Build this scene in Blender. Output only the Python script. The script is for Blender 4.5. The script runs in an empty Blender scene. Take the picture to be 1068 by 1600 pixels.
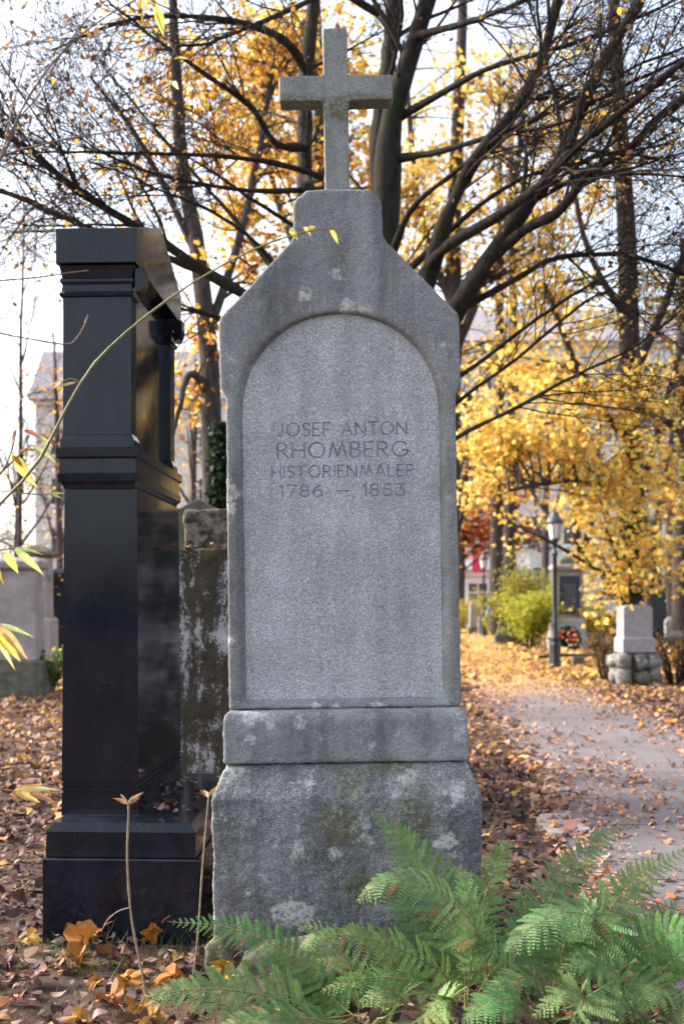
import bpy, bmesh, math, random
import numpy as np
from mathutils import Vector, Matrix, noise as mnoise

random.seed(7)
RNG = np.random.default_rng(11)
S = bpy.context.scene
COL = S.collection
PI = math.pi

# ------------------------------------------------------------------ camera, world, sun, exposure
F = 1555.6            # focal length in photograph pixels (35 mm on a 36 mm tall frame)
CAMZ, HOR = 1.45, 940.0
cam_d = bpy.data.cameras.new('camera')
cam = bpy.data.objects.new('camera', cam_d); COL.objects.link(cam)
cam.location = (0, 0, CAMZ); cam.rotation_euler = (PI/2, 0, 0)
cam_d.sensor_width = 36; cam_d.lens = 35; cam_d.shift_y = (HOR-800)/1600
cam_d.clip_start = 0.1; cam_d.clip_end = 2000
cam_d.dof.use_dof = True; cam_d.dof.focus_distance = 4.05; cam_d.dof.aperture_fstop = 2.5
S.camera = cam

SUN_EL, SUN_AZ = math.radians(34), math.radians(-72)      # azimuth from +Y towards +X: behind the scene, left
w = bpy.data.worlds.new('World'); S.world = w; w.use_nodes = True
wn = w.node_tree.nodes; wl = w.node_tree.links; wn.clear()
sky = wn.new('ShaderNodeTexSky'); sky.sky_type = 'NISHITA'; sky.sun_disc = False
sky.sun_elevation = SUN_EL; sky.sun_rotation = SUN_AZ
sky.air_density = 1.0; sky.dust_density = 5.0; sky.ozone_density = 1.0
hs = wn.new('ShaderNodeHueSaturation'); hs.inputs['Saturation'].default_value = 0.6
bg = wn.new('ShaderNodeBackground'); bg.inputs['Strength'].default_value = 0.15
wo = wn.new('ShaderNodeOutputWorld')
wl.new(sky.outputs[0], hs.inputs['Color']); wl.new(hs.outputs[0], bg.inputs['Color']); wl.new(bg.outputs[0], wo.inputs['Surface'])
sun_d = bpy.data.lights.new('sun', 'SUN'); sun_d.energy = 1.5; sun_d.angle = math.radians(14); sun_d.color = (1, .93, .82)
sun = bpy.data.objects.new('sun', sun_d); COL.objects.link(sun)
sdir = Vector((math.sin(SUN_AZ)*math.cos(SUN_EL), math.cos(SUN_AZ)*math.cos(SUN_EL), math.sin(SUN_EL)))
sun.rotation_euler = sdir.to_track_quat('Z', 'Y').to_euler()
S.view_settings.view_transform = 'Standard'; S.view_settings.look = 'None'
S.view_settings.exposure = 1.97; S.view_settings.gamma = 1.0
S.render.engine = 'CYCLES'; S.cycles.use_denoising = True
S.cycles.max_bounces = 6; S.cycles.transparent_max_bounces = 4

# ------------------------------------------------------------------ helpers
def at(px, py, d):
    return Vector(((px-534)/F*d, d, CAMZ-(py-HOR)/F*d))
def gd(py):                       # distance of a ground point seen at row py
    return CAMZ*F/(py-HOR)
def tag(o, label=None, cat=None, group=None, kind=None):
    if label: o['label'] = label
    if cat: o['category'] = cat
    if group: o['group'] = group
    if kind: o['kind'] = kind
    return o
def link(name, me, mat=None, parent=None):
    o = bpy.data.objects.new(name, me); COL.objects.link(o)
    if mat is not None and me is not None and not me.materials: me.materials.append(mat)
    if parent is not None: o.parent = parent
    return o
def empty(name, loc=(0, 0, 0), rz=0):
    o = bpy.data.objects.new(name, None); COL.objects.link(o)
    o.location = loc; o.rotation_euler = (0, 0, rz); o.empty_display_size = .1
    return o
def copy_tree(o, parent=None):
    c = o.copy(); COL.objects.link(c); c.parent = parent
    for ch in o.children: copy_tree(ch, c)
    return c

class MB:
    def __init__(s): s.v = []; s.f = []
    def add(s, vs, fs):
        b = len(s.v); s.v += [tuple(v) for v in vs]; s.f += [tuple(i+b for i in f) for f in fs]; return s
    def box(s, x0, x1, y0, y1, z0, z1):
        return s.add([(x0,y0,z0),(x1,y0,z0),(x1,y1,z0),(x0,y1,z0),(x0,y0,z1),(x1,y0,z1),(x1,y1,z1),(x0,y1,z1)],
                     [(0,3,2,1),(4,5,6,7),(0,1,5,4),(1,2,6,5),(2,3,7,6),(3,0,4,7)])
    def rings(s, x0, x1, y0, y1, prof):          # moulded rectangular block: (z, inset)
        vs = []; fs = []
        for z, i in prof: vs += [(x0+i,y0+i,z),(x1-i,y0+i,z),(x1-i,y1-i,z),(x0+i,y1-i,z)]
        for k in range(len(prof)-1):
            for j in range(4):
                a = 4*k+j; b = 4*k+(j+1) % 4; fs.append((a, b, b+4, a+4))
        n = 4*(len(prof)-1)
        fs.append((3,2,1,0)); fs.append((n,n+1,n+2,n+3))
        return s.add(vs, fs)
    def lathe(s, prof, n=16, cx=0, cy=0, rot=0):
        vs = []; fs = []
        for r, z in prof:
            for k in range(n):
                a = 2*PI*k/n+rot; vs.append((cx+r*math.cos(a), cy+r*math.sin(a), z))
        for i in range(len(prof)-1):
            for k in range(n):
                a = i*n+k; b = i*n+(k+1) % n; fs.append((a, b, b+n, a+n))
        m = (len(prof)-1)*n
        fs.append(tuple(range(n-1, -1, -1))); fs.append(tuple(range(m, m+n)))
        return s.add(vs, fs)
    def prism(s, poly, a0, a1, axis='y'):        # polygon in the other two axes
        n = len(poly); vs = []
        for a in (a0, a1):
            for p, q in poly:
                vs.append((p, a, q) if axis == 'y' else (a, p, q) if axis == 'x' else (p, q, a))
        fs = [tuple(range(n)), tuple(range(2*n-1, n-1, -1))]
        for k in range(n): fs.append((k, k+n, (k+1) % n+n, (k+1) % n))
        return s.add(vs, fs)
    def tube(s, P, R, n=6):
        P = np.array([tuple(p) for p in P], float); R = np.array(R, float)
        V, Fq = tubes_np([(P, R)], n); 
        return s.add(V.tolist(), Fq.tolist())
    def mesh(s, name='m', fix=True):
        me = bpy.data.meshes.new(name); me.from_pydata(s.v, [], s.f)
        if fix:
            bm = bmesh.new(); bm.from_mesh(me); bmesh.ops.recalc_face_normals(bm, faces=bm.faces); bm.to_mesh(me); bm.free()
        return me
    def build(s, name, mat, parent=None, smooth=False, bevel=0):
        me = s.mesh(name)
        if bevel:
            bm = bmesh.new(); bm.from_mesh(me)
            es = [e for e in bm.edges if len(e.link_faces) == 2 and e.calc_face_angle(0) > .5]
            bmesh.ops.bevel(bm, geom=es, offset=bevel, segments=2, affect='EDGES', profile=.6, clamp_overlap=True)
            bm.to_mesh(me); bm.free()
        if smooth:
            me.polygons.foreach_set('use_smooth', [True]*len(me.polygons))
        return link(name, me, mat, parent)

def mesh_np(name, V, Fa, col=None, smooth=False):
    V = np.asarray(V, np.float32); Fa = np.asarray(Fa, np.int32)
    k = Fa.shape[1]; me = bpy.data.meshes.new(name)
    me.vertices.add(len(V)); me.vertices.foreach_set('co', V.ravel())
    me.loops.add(Fa.size); me.loops.foreach_set('vertex_index', Fa.ravel())
    me.polygons.add(len(Fa)); me.polygons.foreach_set('loop_start', np.arange(len(Fa), dtype=np.int32)*k)
    if smooth: me.polygons.foreach_set('use_smooth', np.ones(len(Fa), bool))
    if col is not None:
        a = me.color_attributes.new('Col', 'FLOAT_COLOR', 'POINT')
        c = np.ones((len(V), 4), np.float32); c[:, :3] = col; a.data.foreach_set('color', c.ravel())
    me.update(calc_edges=True)
    return me

def tubes_np(polys, sides):
    """many tubes (P (n,3), R (n)) -> vertices, quads"""
    Vs = []; Fs = []; base = 0
    groups = {}
    for P, R in polys: groups.setdefault(len(P), []).append((P, R))
    ang = np.arange(sides)*2*PI/sides
    for n, L in groups.items():
        P = np.stack([p for p, r in L]); R = np.stack([r for p, r in L])
        T = np.gradient(P, axis=1); T /= np.linalg.norm(T, axis=2, keepdims=True)+1e-9
        tot = P[:, -1]-P[:, 0]
        ref = np.where(np.abs(tot[:, 2:3]) > .8*np.linalg.norm(tot, axis=1, keepdims=True), np.array([[1., .2, 0]]), np.array([[.1, .2, 1.]]))
        U = np.cross(T, ref[:, None, :]); U /= np.linalg.norm(U, axis=2, keepdims=True)+1e-9
        W = np.cross(T, U)
        V = P[:, :, None, :]+R[:, :, None, None]*(np.cos(ang)[None, None, :, None]*U[:, :, None, :]+np.sin(ang)[None, None, :, None]*W[:, :, None, :])
        m = len(L); Vs.append(V.reshape(-1, 3))
        i = np.arange(m)[:, None, None]*n*sides+np.arange(n-1)[None, :, None]*sides
        k = np.arange(sides)[None, None, :]; k2 = (np.arange(sides)+1) % sides
        a = i+k; b = i+k2[None, None, :]
        Fs.append(np.stack([a, b, b+sides, a+sides], -1).reshape(-1, 4)+base)
        base += m*n*sides
    return np.concatenate(Vs), np.concatenate(Fs)

def catmull(P, n):
    P = np.array(P, float); m = len(P)
    Q = np.vstack([2*P[0]-P[1], P, 2*P[-1]-P[-2]])
    t = np.linspace(0, m-1-1e-6, n); i = t.astype(int); f = (t-i)[:, None]
    a, b, c, d = Q[i], Q[i+1], Q[i+2], Q[i+3]
    return .5*((2*b)+(-a+c)*f+(2*a-5*b+4*c-d)*f**2+(-a+3*b-3*c+d)*f**3)

def smooth_noise(me, terms, flat_y=None):
    """push vertices along their normals by 3-d noise: terms = [(scale, amplitude), ...]"""
    nv = len(me.vertices)
    co = np.empty(nv*3, np.float32); me.vertices.foreach_get('co', co); co = co.reshape(-1, 3)
    no = np.empty(nv*3, np.float32); me.vertices.foreach_get('normal', no); no = no.reshape(-1, 3)
    out = np.zeros(nv)
    for sc, am in terms:
        out += am*np.array([mnoise.noise(Vector((float(c[0]), float(c[1]), float(c[2])))*sc) for c in co])
    co += no*out[:, None]
    me.vertices.foreach_set('co', co.ravel()); me.update()

def evaluated(o):
    dg = bpy.context.evaluated_depsgraph_get(); dg.update()
    me = bpy.data.meshes.new_from_object(o.evaluated_get(dg))
    return me
def weathered(mb, name, mat, parent, voxel=.008, terms=((9, .004), (40, .002)), cutter=None, smooth_it=4):
    """closed solid -> voxel skin with worn edges and uneven faces"""
    o = link('tmp', mb.mesh('tmp'))
    c = None
    if cutter is not None:
        c = link('tmpc', cutter.mesh('tmpc'))
        m = o.modifiers.new('b', 'BOOLEAN'); m.operation = 'DIFFERENCE'; m.object = c; m.solver = 'EXACT'
    m = o.modifiers.new('r', 'REMESH'); m.mode = 'VOXEL'; m.voxel_size = voxel
    m = o.modifiers.new('s', 'SMOOTH'); m.factor = .5; m.iterations = smooth_it
    me = evaluated(o); me.name = name
    bpy.data.objects.remove(o)
    if c: bpy.data.objects.remove(c)
    smooth_noise(me, terms)
    me.polygons.foreach_set('use_smooth', [True]*len(me.polygons))
    me.materials.clear()
    return link(name, me, mat, parent)

# ------------------------------------------------------------------ materials
class NT:
    def __init__(s, name):
        s.m = bpy.data.materials.new(name); s.m.use_nodes = True
        s.t = s.m.node_tree; s.t.nodes.clear()
        s.out = s.t.nodes.new('ShaderNodeOutputMaterial')
        s.b = s.t.nodes.new('ShaderNodeBsdfPrincipled'); s.l(s.b.outputs[0], s.out.inputs['Surface'])
        s.tc = s.t.nodes.new('ShaderNodeTexCoord')
        s.co = s.tc.outputs['Object']
    def n(s, ty, **kw):
        x = s.t.nodes.new('ShaderNode'+ty)
        for k, v in kw.items(): setattr(x, k, v)
        return x
    def l(s, a, b): s.t.links.new(a, b)
    def noise(s, scale, detail=3, rough=.55, co=None, stretch=None):
        x = s.n('TexNoise'); x.inputs['Scale'].default_value = scale; x.inputs['Detail'].default_value = detail; x.inputs['Roughness'].default_value = rough
        c = co or s.co
        if stretch:
            mp = s.n('Mapping'); mp.inputs['Scale'].default_value = stretch; s.l(c, mp.inputs['Vector']); c = mp.outputs[0]
        s.l(c, x.inputs['Vector']); return x.outputs['Fac']
    def ramp(s, fac, stops):
        r = s.n('ValToRGB'); e = r.color_ramp.elements
        while len(e) < len(stops): e.new(.5)
        for k, (p, c) in enumerate(stops):
            e[k].position = p; e[k].color = (c, c, c, 1) if not hasattr(c, '__len__') else (*c, 1)
        s.l(fac, r.inputs['Fac']); return r.outputs['Color']
    def mix(s, a, b, fac, mode='MIX'):
        x = s.n('Mix', data_type='RGBA', blend_type=mode)
        for v, i in ((a, 6), (b, 7)):
            if hasattr(v, 'is_output') or hasattr(v, 'links'): s.l(v, x.inputs[i])
            else: x.inputs[i].default_value = (*v, 1) if len(v) == 3 else v
        if hasattr(fac, 'links'): s.l(fac, x.inputs[0])
        else: x.inputs[0].default_value = fac
        return x.outputs[2]
    def math(s, op, a, b=None, clamp=False):
        x = s.n('Math', operation=op, use_clamp=clamp)
        for v, i in ((a, 0), (b, 1)):
            if v is None: continue
            if hasattr(v, 'links'): s.l(v, x.inputs[i])
            else: x.inputs[i].default_value = v
        return x.outputs[0]
    def patch(s, pts, edge_noise, soft=.015, amp=.06, sy=0.0):
        """1 inside blobs round (x, z, r) points of the object, with ragged edges"""
        sep = s.n('SeparateXYZ'); s.l(s.co, sep.inputs[0]); tot = None
        en = s.math('MULTIPLY', s.math('SUBTRACT', edge_noise, .5), amp)
        for p in pts:
            x, z, r = p[:3]; ky = p[3] if len(p) > 3 else 1.0
            dx = s.math('SUBTRACT', sep.outputs[0], x); dz = s.math('MULTIPLY', s.math('SUBTRACT', sep.outputs[2], z), ky)
            d = s.math('SQRT', s.math('ADD', s.math('MULTIPLY', dx, dx), s.math('MULTIPLY', dz, dz)))
            v = s.math('SUBTRACT', r, s.math('ADD', d, en))
            v = s.math('DIVIDE', v, soft, clamp=True)
            tot = v if tot is None else s.math('MAXIMUM', tot, v)
        return tot
    def bump(s, h, strength=.5, dist=.003, prev=None):
        x = s.n('Bump'); x.inputs['Strength'].default_value = strength; x.inputs['Distance'].default_value = dist
        s.l(h, x.inputs['Height'])
        if prev is not None: s.l(prev, x.inputs['Normal'])
        s.l(x.outputs[0], s.b.inputs['Normal']); return x.outputs[0]
    def set(s, col=None, rough=.8, spec=.3, metal=0):
        if col is not None:
            if hasattr(col, 'links'): s.l(col, s.b.inputs['Base Color'])
            else: s.b.inputs['Base Color'].default_value = (*col, 1)
        if hasattr(rough, 'links'): s.l(rough, s.b.inputs['Roughness'])
        else: s.b.inputs['Roughness'].default_value = rough
        s.b.inputs['Specular IOR Level'].default_value = spec; s.b.inputs['Metallic'].default_value = metal
        return s.m

def granite(name, base, dark=.55, grain=330, lichen=(), moss=(), spots=.66, streak=.5, stain=.6, blotch=(.35, 1.15)):
    m = NT(name); base = tuple(np.array(base)*np.array([1.07, 1.11, 1.13]))
    g = m.ramp(m.noise(grain, 2, .7), [(.3, .25), (.45, .85), (.58, 1.15), (.70, 2.2)])
    g2 = m.ramp(m.noise(grain*.33, 2, .6), [(.35, .86), (.65, 1.13)])
    big = m.ramp(m.noise(3.2, 7, .68), [(.3, blotch[0]), (.55, 1.0), (.75, blotch[1])])
    st = m.ramp(m.noise(9, 5, .6, stretch=(1, 1, .12)), [(.34, 1-streak), (.6, 1.08)])
    c = m.mix(tuple(base), g, 1, 'MULTIPLY'); c = m.mix(c, g2, 1, 'MULTIPLY')
    c = m.mix(c, big, .7, 'MULTIPLY'); c = m.mix(c, st, .7, 'MULTIPLY')
    c = m.mix(c, (.075, .072, .05), m.ramp(m.noise(6, 8, .75, stretch=(1, 1, .45)), [(.52, 0), (.72, stain)]))
    fine = m.noise(55, 6, .7)
    lf = m.ramp(m.math('ADD', m.math('MULTIPLY', m.noise(13, 4, .6), .75), m.math('MULTIPLY', fine, .35)), [(spots, 0), (spots+.025, 1)])
    c = m.mix(c, (.40, .40, .38), m.math('MULTIPLY', lf, .6))
    if lichen:
        p = m.patch(lichen, m.noise(15, 9, .8), amp=.26, soft=.022)
        p = m.math('MULTIPLY', p, m.ramp(fine, [(.40, .0), (.50, 1)]))
        c = m.mix(c, (.44, .44, .42), m.math('MULTIPLY', p, .85))
    if moss:  # olive patches: moss on the stones, painted underside light on the cross
        p = m.patch(moss, m.noise(18, 6, .75), amp=.14, soft=.06)
        p = m.math('MULTIPLY', p, m.ramp(m.noise(70, 4, .7), [(.38, 0), (.58, .85)]))
        c = m.mix(c, (.085, .085, .022), p)
    n1 = m.bump(m.noise(14, 5, .6), .35, .012)
    n2 = m.bump(m.noise(95, 4, .7), .8, .005, n1)
    m.bump(m.noise(grain, 2, .7), .35, .002, n2)
    return m.set(c, .88, .25)

def plain(name, col, rough=.7, var=.25, scale=12, spec=.3, metal=0, bump=.2, bdist=.004):
    m = NT(name)
    c = m.mix(tuple(col), m.ramp(m.noise(scale, 5, .6), [(.3, 1-var), (.7, 1+var)]), 1, 'MULTIPLY')
    if bump: m.bump(m.noise(scale*5, 4, .6), bump, bdist)
    return m.set(c, rough, spec, metal)

def leafmat(name, trans=.45, rough=.55, vein=True):
    m = NT(name)
    a = m.n('Attribute'); a.attribute_name = 'Col'
    c = m.mix(a.outputs['Color'], m.ramp(m.noise(60, 4, .6), [(.3, .72), (.7, 1.22)]), 1, 'MULTIPLY')
    m.set(c, rough, .3)
    tr = m.n('BsdfTranslucent'); m.l(c, tr.inputs['Color'])
    mx = m.n('MixShader'); mx.inputs[0].default_value = trans
    m.l(m.b.outputs[0], mx.inputs[1]); m.l(tr.outputs[0], mx.inputs[2]); m.l(mx.outputs[0], m.out.inputs['Surface'])
    return m.m

def barkmat(name, col, moss=.0, scale=9):
    m = NT(name)
    r = m.ramp(m.noise(scale, 6, .65, stretch=(2, 2, .5)), [(.3, .35), (.55, 1.0), (.75, 1.9)])
    c = m.mix(tuple(col), r, 1, 'MULTIPLY')
    if moss:
        nz = m.ramp(m.noise(4.5, 5, .6), [(.5, 0), (.66, moss)])
        c = m.mix(c, (.035, .05, .012), nz)
    m.bump(m.noise(scale*4, 5, .65, stretch=(2, 2, .6)), 1, .03)
    return m.set(c, .9, .15)

def black_granite(name, rough, dust):
    m = NT(name)
    sp = m.ramp(m.noise(420, 2, .6), [(.55, 0), (.72, 1)])
    c = m.mix((.004, .006, .011), (.05, .06, .085), m.math('MULTIPLY', sp, .5))
    d = m.ramp(m.noise(5, 7, .7, stretch=(1, 1, .55)), [(.42, 0), (.72, dust)])
    c = m.mix(c, (.085, .09, .105), d)
    fl = m.ramp(m.math('ADD', m.math('MULTIPLY', m.noise(140, 2, .5), .8), m.math('MULTIPLY', m.noise(7, 3, .6), .3)), [(.70, 0), (.75, .16)])
    c = m.mix(c, (.25, .25, .25), fl)
    r = m.math('ADD', rough, m.math('MULTIPLY', m.ramp(m.noise(9, 6, .7), [(.3, 0), (.8, 1)]), .12))
    m.bump(m.noise(3, 3, .5), .04, .01)
    return m.set(c, r, .32)

M_leaf = leafmat('autumn_leaf', .62)
M_litter = leafmat('fallen_leaf_surface', .12, .7)
M_fern = leafmat('fern_leaf', .3, .6)
M_green = leafmat('green_leaf', .35, .5)
M_bark = barkmat('hornbeam_bark', (.046, .039, .035), .7)
M_bark2 = barkmat('grey_brown_bark', (.07, .058, .055), .25)
M_barkfar = barkmat('far_bark', (.10, .075, .075), .0)
M_twig = barkmat('dark_twig', (.06, .045, .043), 0, 30)
M_black = black_granite('black_granite_side', .07, .16)
M_black2 = black_granite('black_granite_polished', .04, .10)
M_iron = plain('painted_iron', (.022, .027, .035), .45, .3, 20, .4, 0, .1)
M_copper = plain('lantern_roof_metal', (.05, .065, .075), .5, .3, 20, .4)
M_pale = plain('pale_pink_granite', (.29, .27, .28), .75, .15, 8)
M_boulder = granite('boulder_stone', (.17, .16, .145), grain=90, spots=.62, moss=[(0, 0, .3), (.3, .1, .15)])
M_soft = plain('grey_sandstone', (.27, .255, .25), .9, .25, 5)
M_softdark = plain('dark_mossy_stone', (.10, .10, .075), .95, .5, 6, bump=.5, bdist=.02)

# ------------------------------------------------------------------ ground, path
LEFT = [(0, 1.0), (3.4, 1.15), (6.4, 1.38), (8.7, 1.72), (14, 1.92), (25, 3.0), (45, 5.4), (80, 9)]
RIGHT = [(0, 3.5), (3.4, 3.6), (12, 3.85), (15, 3.95), (19, 4.05), (25, 4.4), (45, 6.9), (80, 11)]
def pl(y): return np.interp(y, [a for a, b in LEFT], [b for a, b in LEFT])
def pr(y): return np.interp(y, [a for a, b in RIGHT], [b for a, b in RIGHT])

m = NT('forest_soil')
c = m.ramp(m.noise(2.2, 8, .7), [(.3, (.035, .024, .020)), (.5, (.085, .055, .042)), (.62, (.16, .095, .05)), (.75, (.26, .15, .06))])
gr = m.ramp(m.noise(.5, 5, .6), [(.55, 0), (.7, .5)])
c = m.mix(c, (.06, .075, .025), gr)
m.bump(m.noise(25, 6, .7), .8, .03); M_soil = m.set(c, .95, .15)
m = NT('path_asphalt')
c = m.ramp(m.noise(2.5, 7, .65), [(.3, (.115, .102, .105)), (.55, (.15, .135, .14)), (.75, (.185, .167, .172))])
c = m.mix(c, m.ramp(m.noise(160, 2, .6), [(.3, .7), (.7, 1.25)]), 1, 'MULTIPLY')
cr = m.ramp(m.noise(1.3, 8, .72), [(.57, 0), (.66, .55)])
c = m.mix(c, (.085, .06, .05), cr)
sy_ = m.n('SeparateXYZ'); m.l(m.co, sy_.inputs[0])
cov = m.math('DIVIDE', m.math('SUBTRACT', m.math('ADD', sy_.outputs[1], m.math('MULTIPLY', m.noise(.9, 4), 8)), 18), 5, clamp=True)
c = m.mix(c, m.ramp(m.noise(7, 6, .75), [(.3, (.20, .11, .05)), (.5, (.40, .23, .07)), (.7, (.52, .33, .11))]), m.math('MULTIPLY', cov, .9))
m.bump(m.noise(120, 3, .6), .4, .004); M_path = m.set(c, .9, .2)

xs = np.concatenate([[-600, -250, -100, -50, -30], np.arange(-20, 20.01, .4), [30, 50, 100, 250, 600]])
ys = np.concatenate([[-60, -20, -5], np.arange(0, 14, .2), np.arange(14, 60, 1.0), [70, 90, 130, 250, 600, 1200]])
gx, gy = np.meshgrid(xs, ys)
pin = np.maximum(pl(gy)-gx, gx-pr(gy)); msk = np.clip((pin-.15)/.7, 0, 1)
gz = np.array([[mnoise.noise(Vector((x*.9, y*.9, 0)))*.022+mnoise.noise(Vector((x*2.3, y*2.3, 3)))*.008 for x, y in zip(rx, ry)] for rx, ry in zip(gx, gy)])
gz = np.where((np.abs(gx) < 20) & (gy < 60) & (gy > -1), gz*msk, 0)-.02*msk
V = np.stack([gx, gy, gz], -1).reshape(-1, 3)
nx = len(xs); ii = (np.arange(len(ys)-1)[:, None]*nx+np.arange(nx-1)[None, :]).reshape(-1)
link('ground', mesh_np('ground', V, np.stack([ii, ii+1, ii+1+nx, ii+nx], -1), smooth=True), M_soil)['kind'] = 'structure'
def ground_z(x, y):
    k = min(1, max(0, (max(pl(y)-x, x-pr(y))-.15)/.7))
    return (mnoise.noise(Vector((x*.9, y*.9, 0)))*.022+mnoise.noise(Vector((x*2.3, y*2.3, 3)))*.008)*k-.02*k

py_ = np.concatenate([np.arange(-3, 30, .15), np.arange(30, 80, 1.)])
pv = []; nseg = 6
for y in py_:
    a = pl(y)+.07*mnoise.noise(Vector((y*2.1, 0, 5)))+.03*mnoise.noise(Vector((y*7, 0, 5))); b = pr(y)+.08*mnoise.noise(Vector((y*2, 9, 5)))
    for k in range(nseg+1):
        t = k/nseg; pv.append((a+(b-a)*t, y, .004+.02*(1-(2*t-1)**2)))
n_ = len(py_); ii = (np.arange(n_-1)[:, None]*(nseg+1)+np.arange(nseg)[None, :]).reshape(-1)
link('path', mesh_np('path', pv, np.stack([ii, ii+1, ii+nseg+2, ii+nseg+1], -1), smooth=True), M_path)['kind'] = 'structure'

# ------------------------------------------------------------------ far buildings
M_render = plain('cream_render', (.62, .60, .56), .9, .08, 1, bump=.05)
M_roof = plain('grey_roof', (.30, .28, .30), .9, .15, 2, bump=.1)
M_frame = plain('white_window_frame', (.75, .75, .75), .6, .05)
m = NT('window_glass'); M_glass = m.set((.06, .075, .09), .08, .6)
M_red = plain('red_banner_cloth', (.62, .06, .12), .8, .1)

def building(label, x0, x1, y, depth, h, roof_h, cols, rows, sill0, storey, ww, wh, mat):
    b = empty('apartment_building', ((x0+x1)/2, y, 0)); hw = (x1-x0)/2
    tag(b, label, 'building')
    MB().box(-hw, hw, 0, depth, -.2, h).build('wall', mat, b)
    r = MB().prism([(-.5, h+.004), (depth+.5, h+.004), (depth*.75, h+roof_h), (depth*.25, h+roof_h)], -hw-.4, hw+.4, 'x').build('roof', M_roof, b)
    MB().box(-hw-.1, hw+.1, -.25, -.003, h-.35, h-.02).build('cornice', mat, b)
    fr = MB()
    t = .09
    fr.box(-ww/2, ww/2, -.06, .0, 0, t).box(-ww/2, ww/2, -.06, .0, wh-t, wh).box(-ww/2, -ww/2+t, -.06, .0, t, wh-t).box(ww/2-t, ww/2, -.06, .0, t, wh-t)
    fr.box(-.04, .04, -.05, .0, t, wh-t).box(-ww/2+t, -.041, -.045, .0, wh*.62, wh*.62+.07).box(.041, ww/2-t, -.045, .0, wh*.62, wh*.62+.07)
    fm = fr.mesh('window'); fm.materials.append(M_frame)
    gm = MB().box(-ww/2+t, ww/2-t, -.025, -.006, t, wh-t).mesh('pane'); gm.materials.append(M_glass)
    sm = MB().box(-ww/2-.1, ww/2+.1, -.16, -.003, -.12, -.004).mesh('sill'); sm.materials.append(M_frame)
    for i in range(cols):
        for j in range(rows):
            wd = link('window', fm, None, b); wd.location = (-hw+(i+.5)*(2*hw)/cols, -.003, sill0+j*storey)
            link('pane', gm, None, wd); link('sill', sm, None, wd)
    return b
building('tall cream apartment block behind the yellow trees on the right', 6.5, 50, 72, 14, 20.2, 3.4, 15, 5, 1.8, 3.7, 1.5, 2.2, M_render)
building('pale apartment block behind the bare trees on the left', -20.3, -4.0, 66, 12, 14.8, 4.0, 5, 4, 1.2, 3.3, 1.3, 1.9, M_render)
building('low white house with white sash window at the end of the path', 5.2, 10.6, 58, 5, 3.3, 1.0, 3, 1, .85, 3, 1.25, 1.75, M_frame)
b = empty('hanging_banner', tuple(at(745, 940, 57)[:2])+(2.6,))
MB().box(-.3, .3, -.03, .03, .5, 1.9).build('cloth', M_red, b); MB().tube([(-.62, 0, 1.95), (.62, 0, 1.95)], [.035, .035]).build('rod', M_iron, b)
tag(b, 'small red banner hanging in front of the low white house', 'banner')

# ------------------------------------------------------------------ the pale granite gravestone with the cross
GS = empty('gravestone', (at(545, 1505, 3.99).x, 3.99, 0)); GS.rotation_euler = (0, math.radians(-.87), 0)
tag(GS, 'tall grey granite gravestone with arched panel and stone cross in the centre', 'gravestone')
lich_pl = [(-.22, .20, .085, 1.3), (.045, .565, .045), (.39, .48, .05, 1.2), (.07, .50, .03), (-.16, .70, .03), (.25, .73, .04), (-.05, .44, .03), (-.45, .775, .05, 2.5), (.44, .68, .045), (.30, .44, .025), (-.40, .12, .04), (-.2, .47, .04)]
moss_pl = [(.02, .72, .09), (.27, .56, .10, .5), (.20, .775, .10, 2.5), (-.02, .55, .12), (.05, .3, .1), (.30, .62, .06)]
M_gpl = granite('plinth_granite', (.19, .188, .19), grain=170, lichen=lich_pl, moss=moss_pl, spots=.645, streak=.5, blotch=(.30, 1.5))
M_gsoc = granite('socle_granite', (.215, .215, .22), lichen=[(-.385, .975, .035), (-.32, .965, .03), (-.18, .975, .03), (.47, .93, .03, .5), (-.38, .9, .02), (.1, .86, .02)], moss=[(.18, .80, .05, 1.5), (-.05, .81, .03)], spots=.68, blotch=(.6, 1.15))
lich_st = [(.028, 2.645, .04), (-.14, 2.71, .032), (-.005, 2.80, .022), (-.445, 2.46, .025), (-.455, 1.88, .035, .5), (-.03, 1.02, .045, 2), (.14, 1.025, .05, 2), (-.12, 1.03, .03, 2), (.43, 2.5, .02), (.44, 1.86, .016), (-.44, 2.38, .015), (-.46, 1.3, .016), (.1, 2.66, .02)]
M_gst = granite('stele_granite', (.20, .20, .20), lichen=lich_st, spots=.735, streak=.5, blotch=(.62, 1.12))
M_gpan = granite('panel_granite', (.336, .339, .346), grain=300, spots=.80, streak=.26, stain=.12, blotch=(.66, 1.15))
M_gcr = granite('cross_granite', (.215, .22, .21), grain=300, moss=[(.1, 3.52, .2, 3), (-.15, 3.52, .2, 3)], spots=.74, streak=.4, blotch=(.6, 1.15))  # olive bands under the arms paint in the olive-brown light on their undersides

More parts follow.
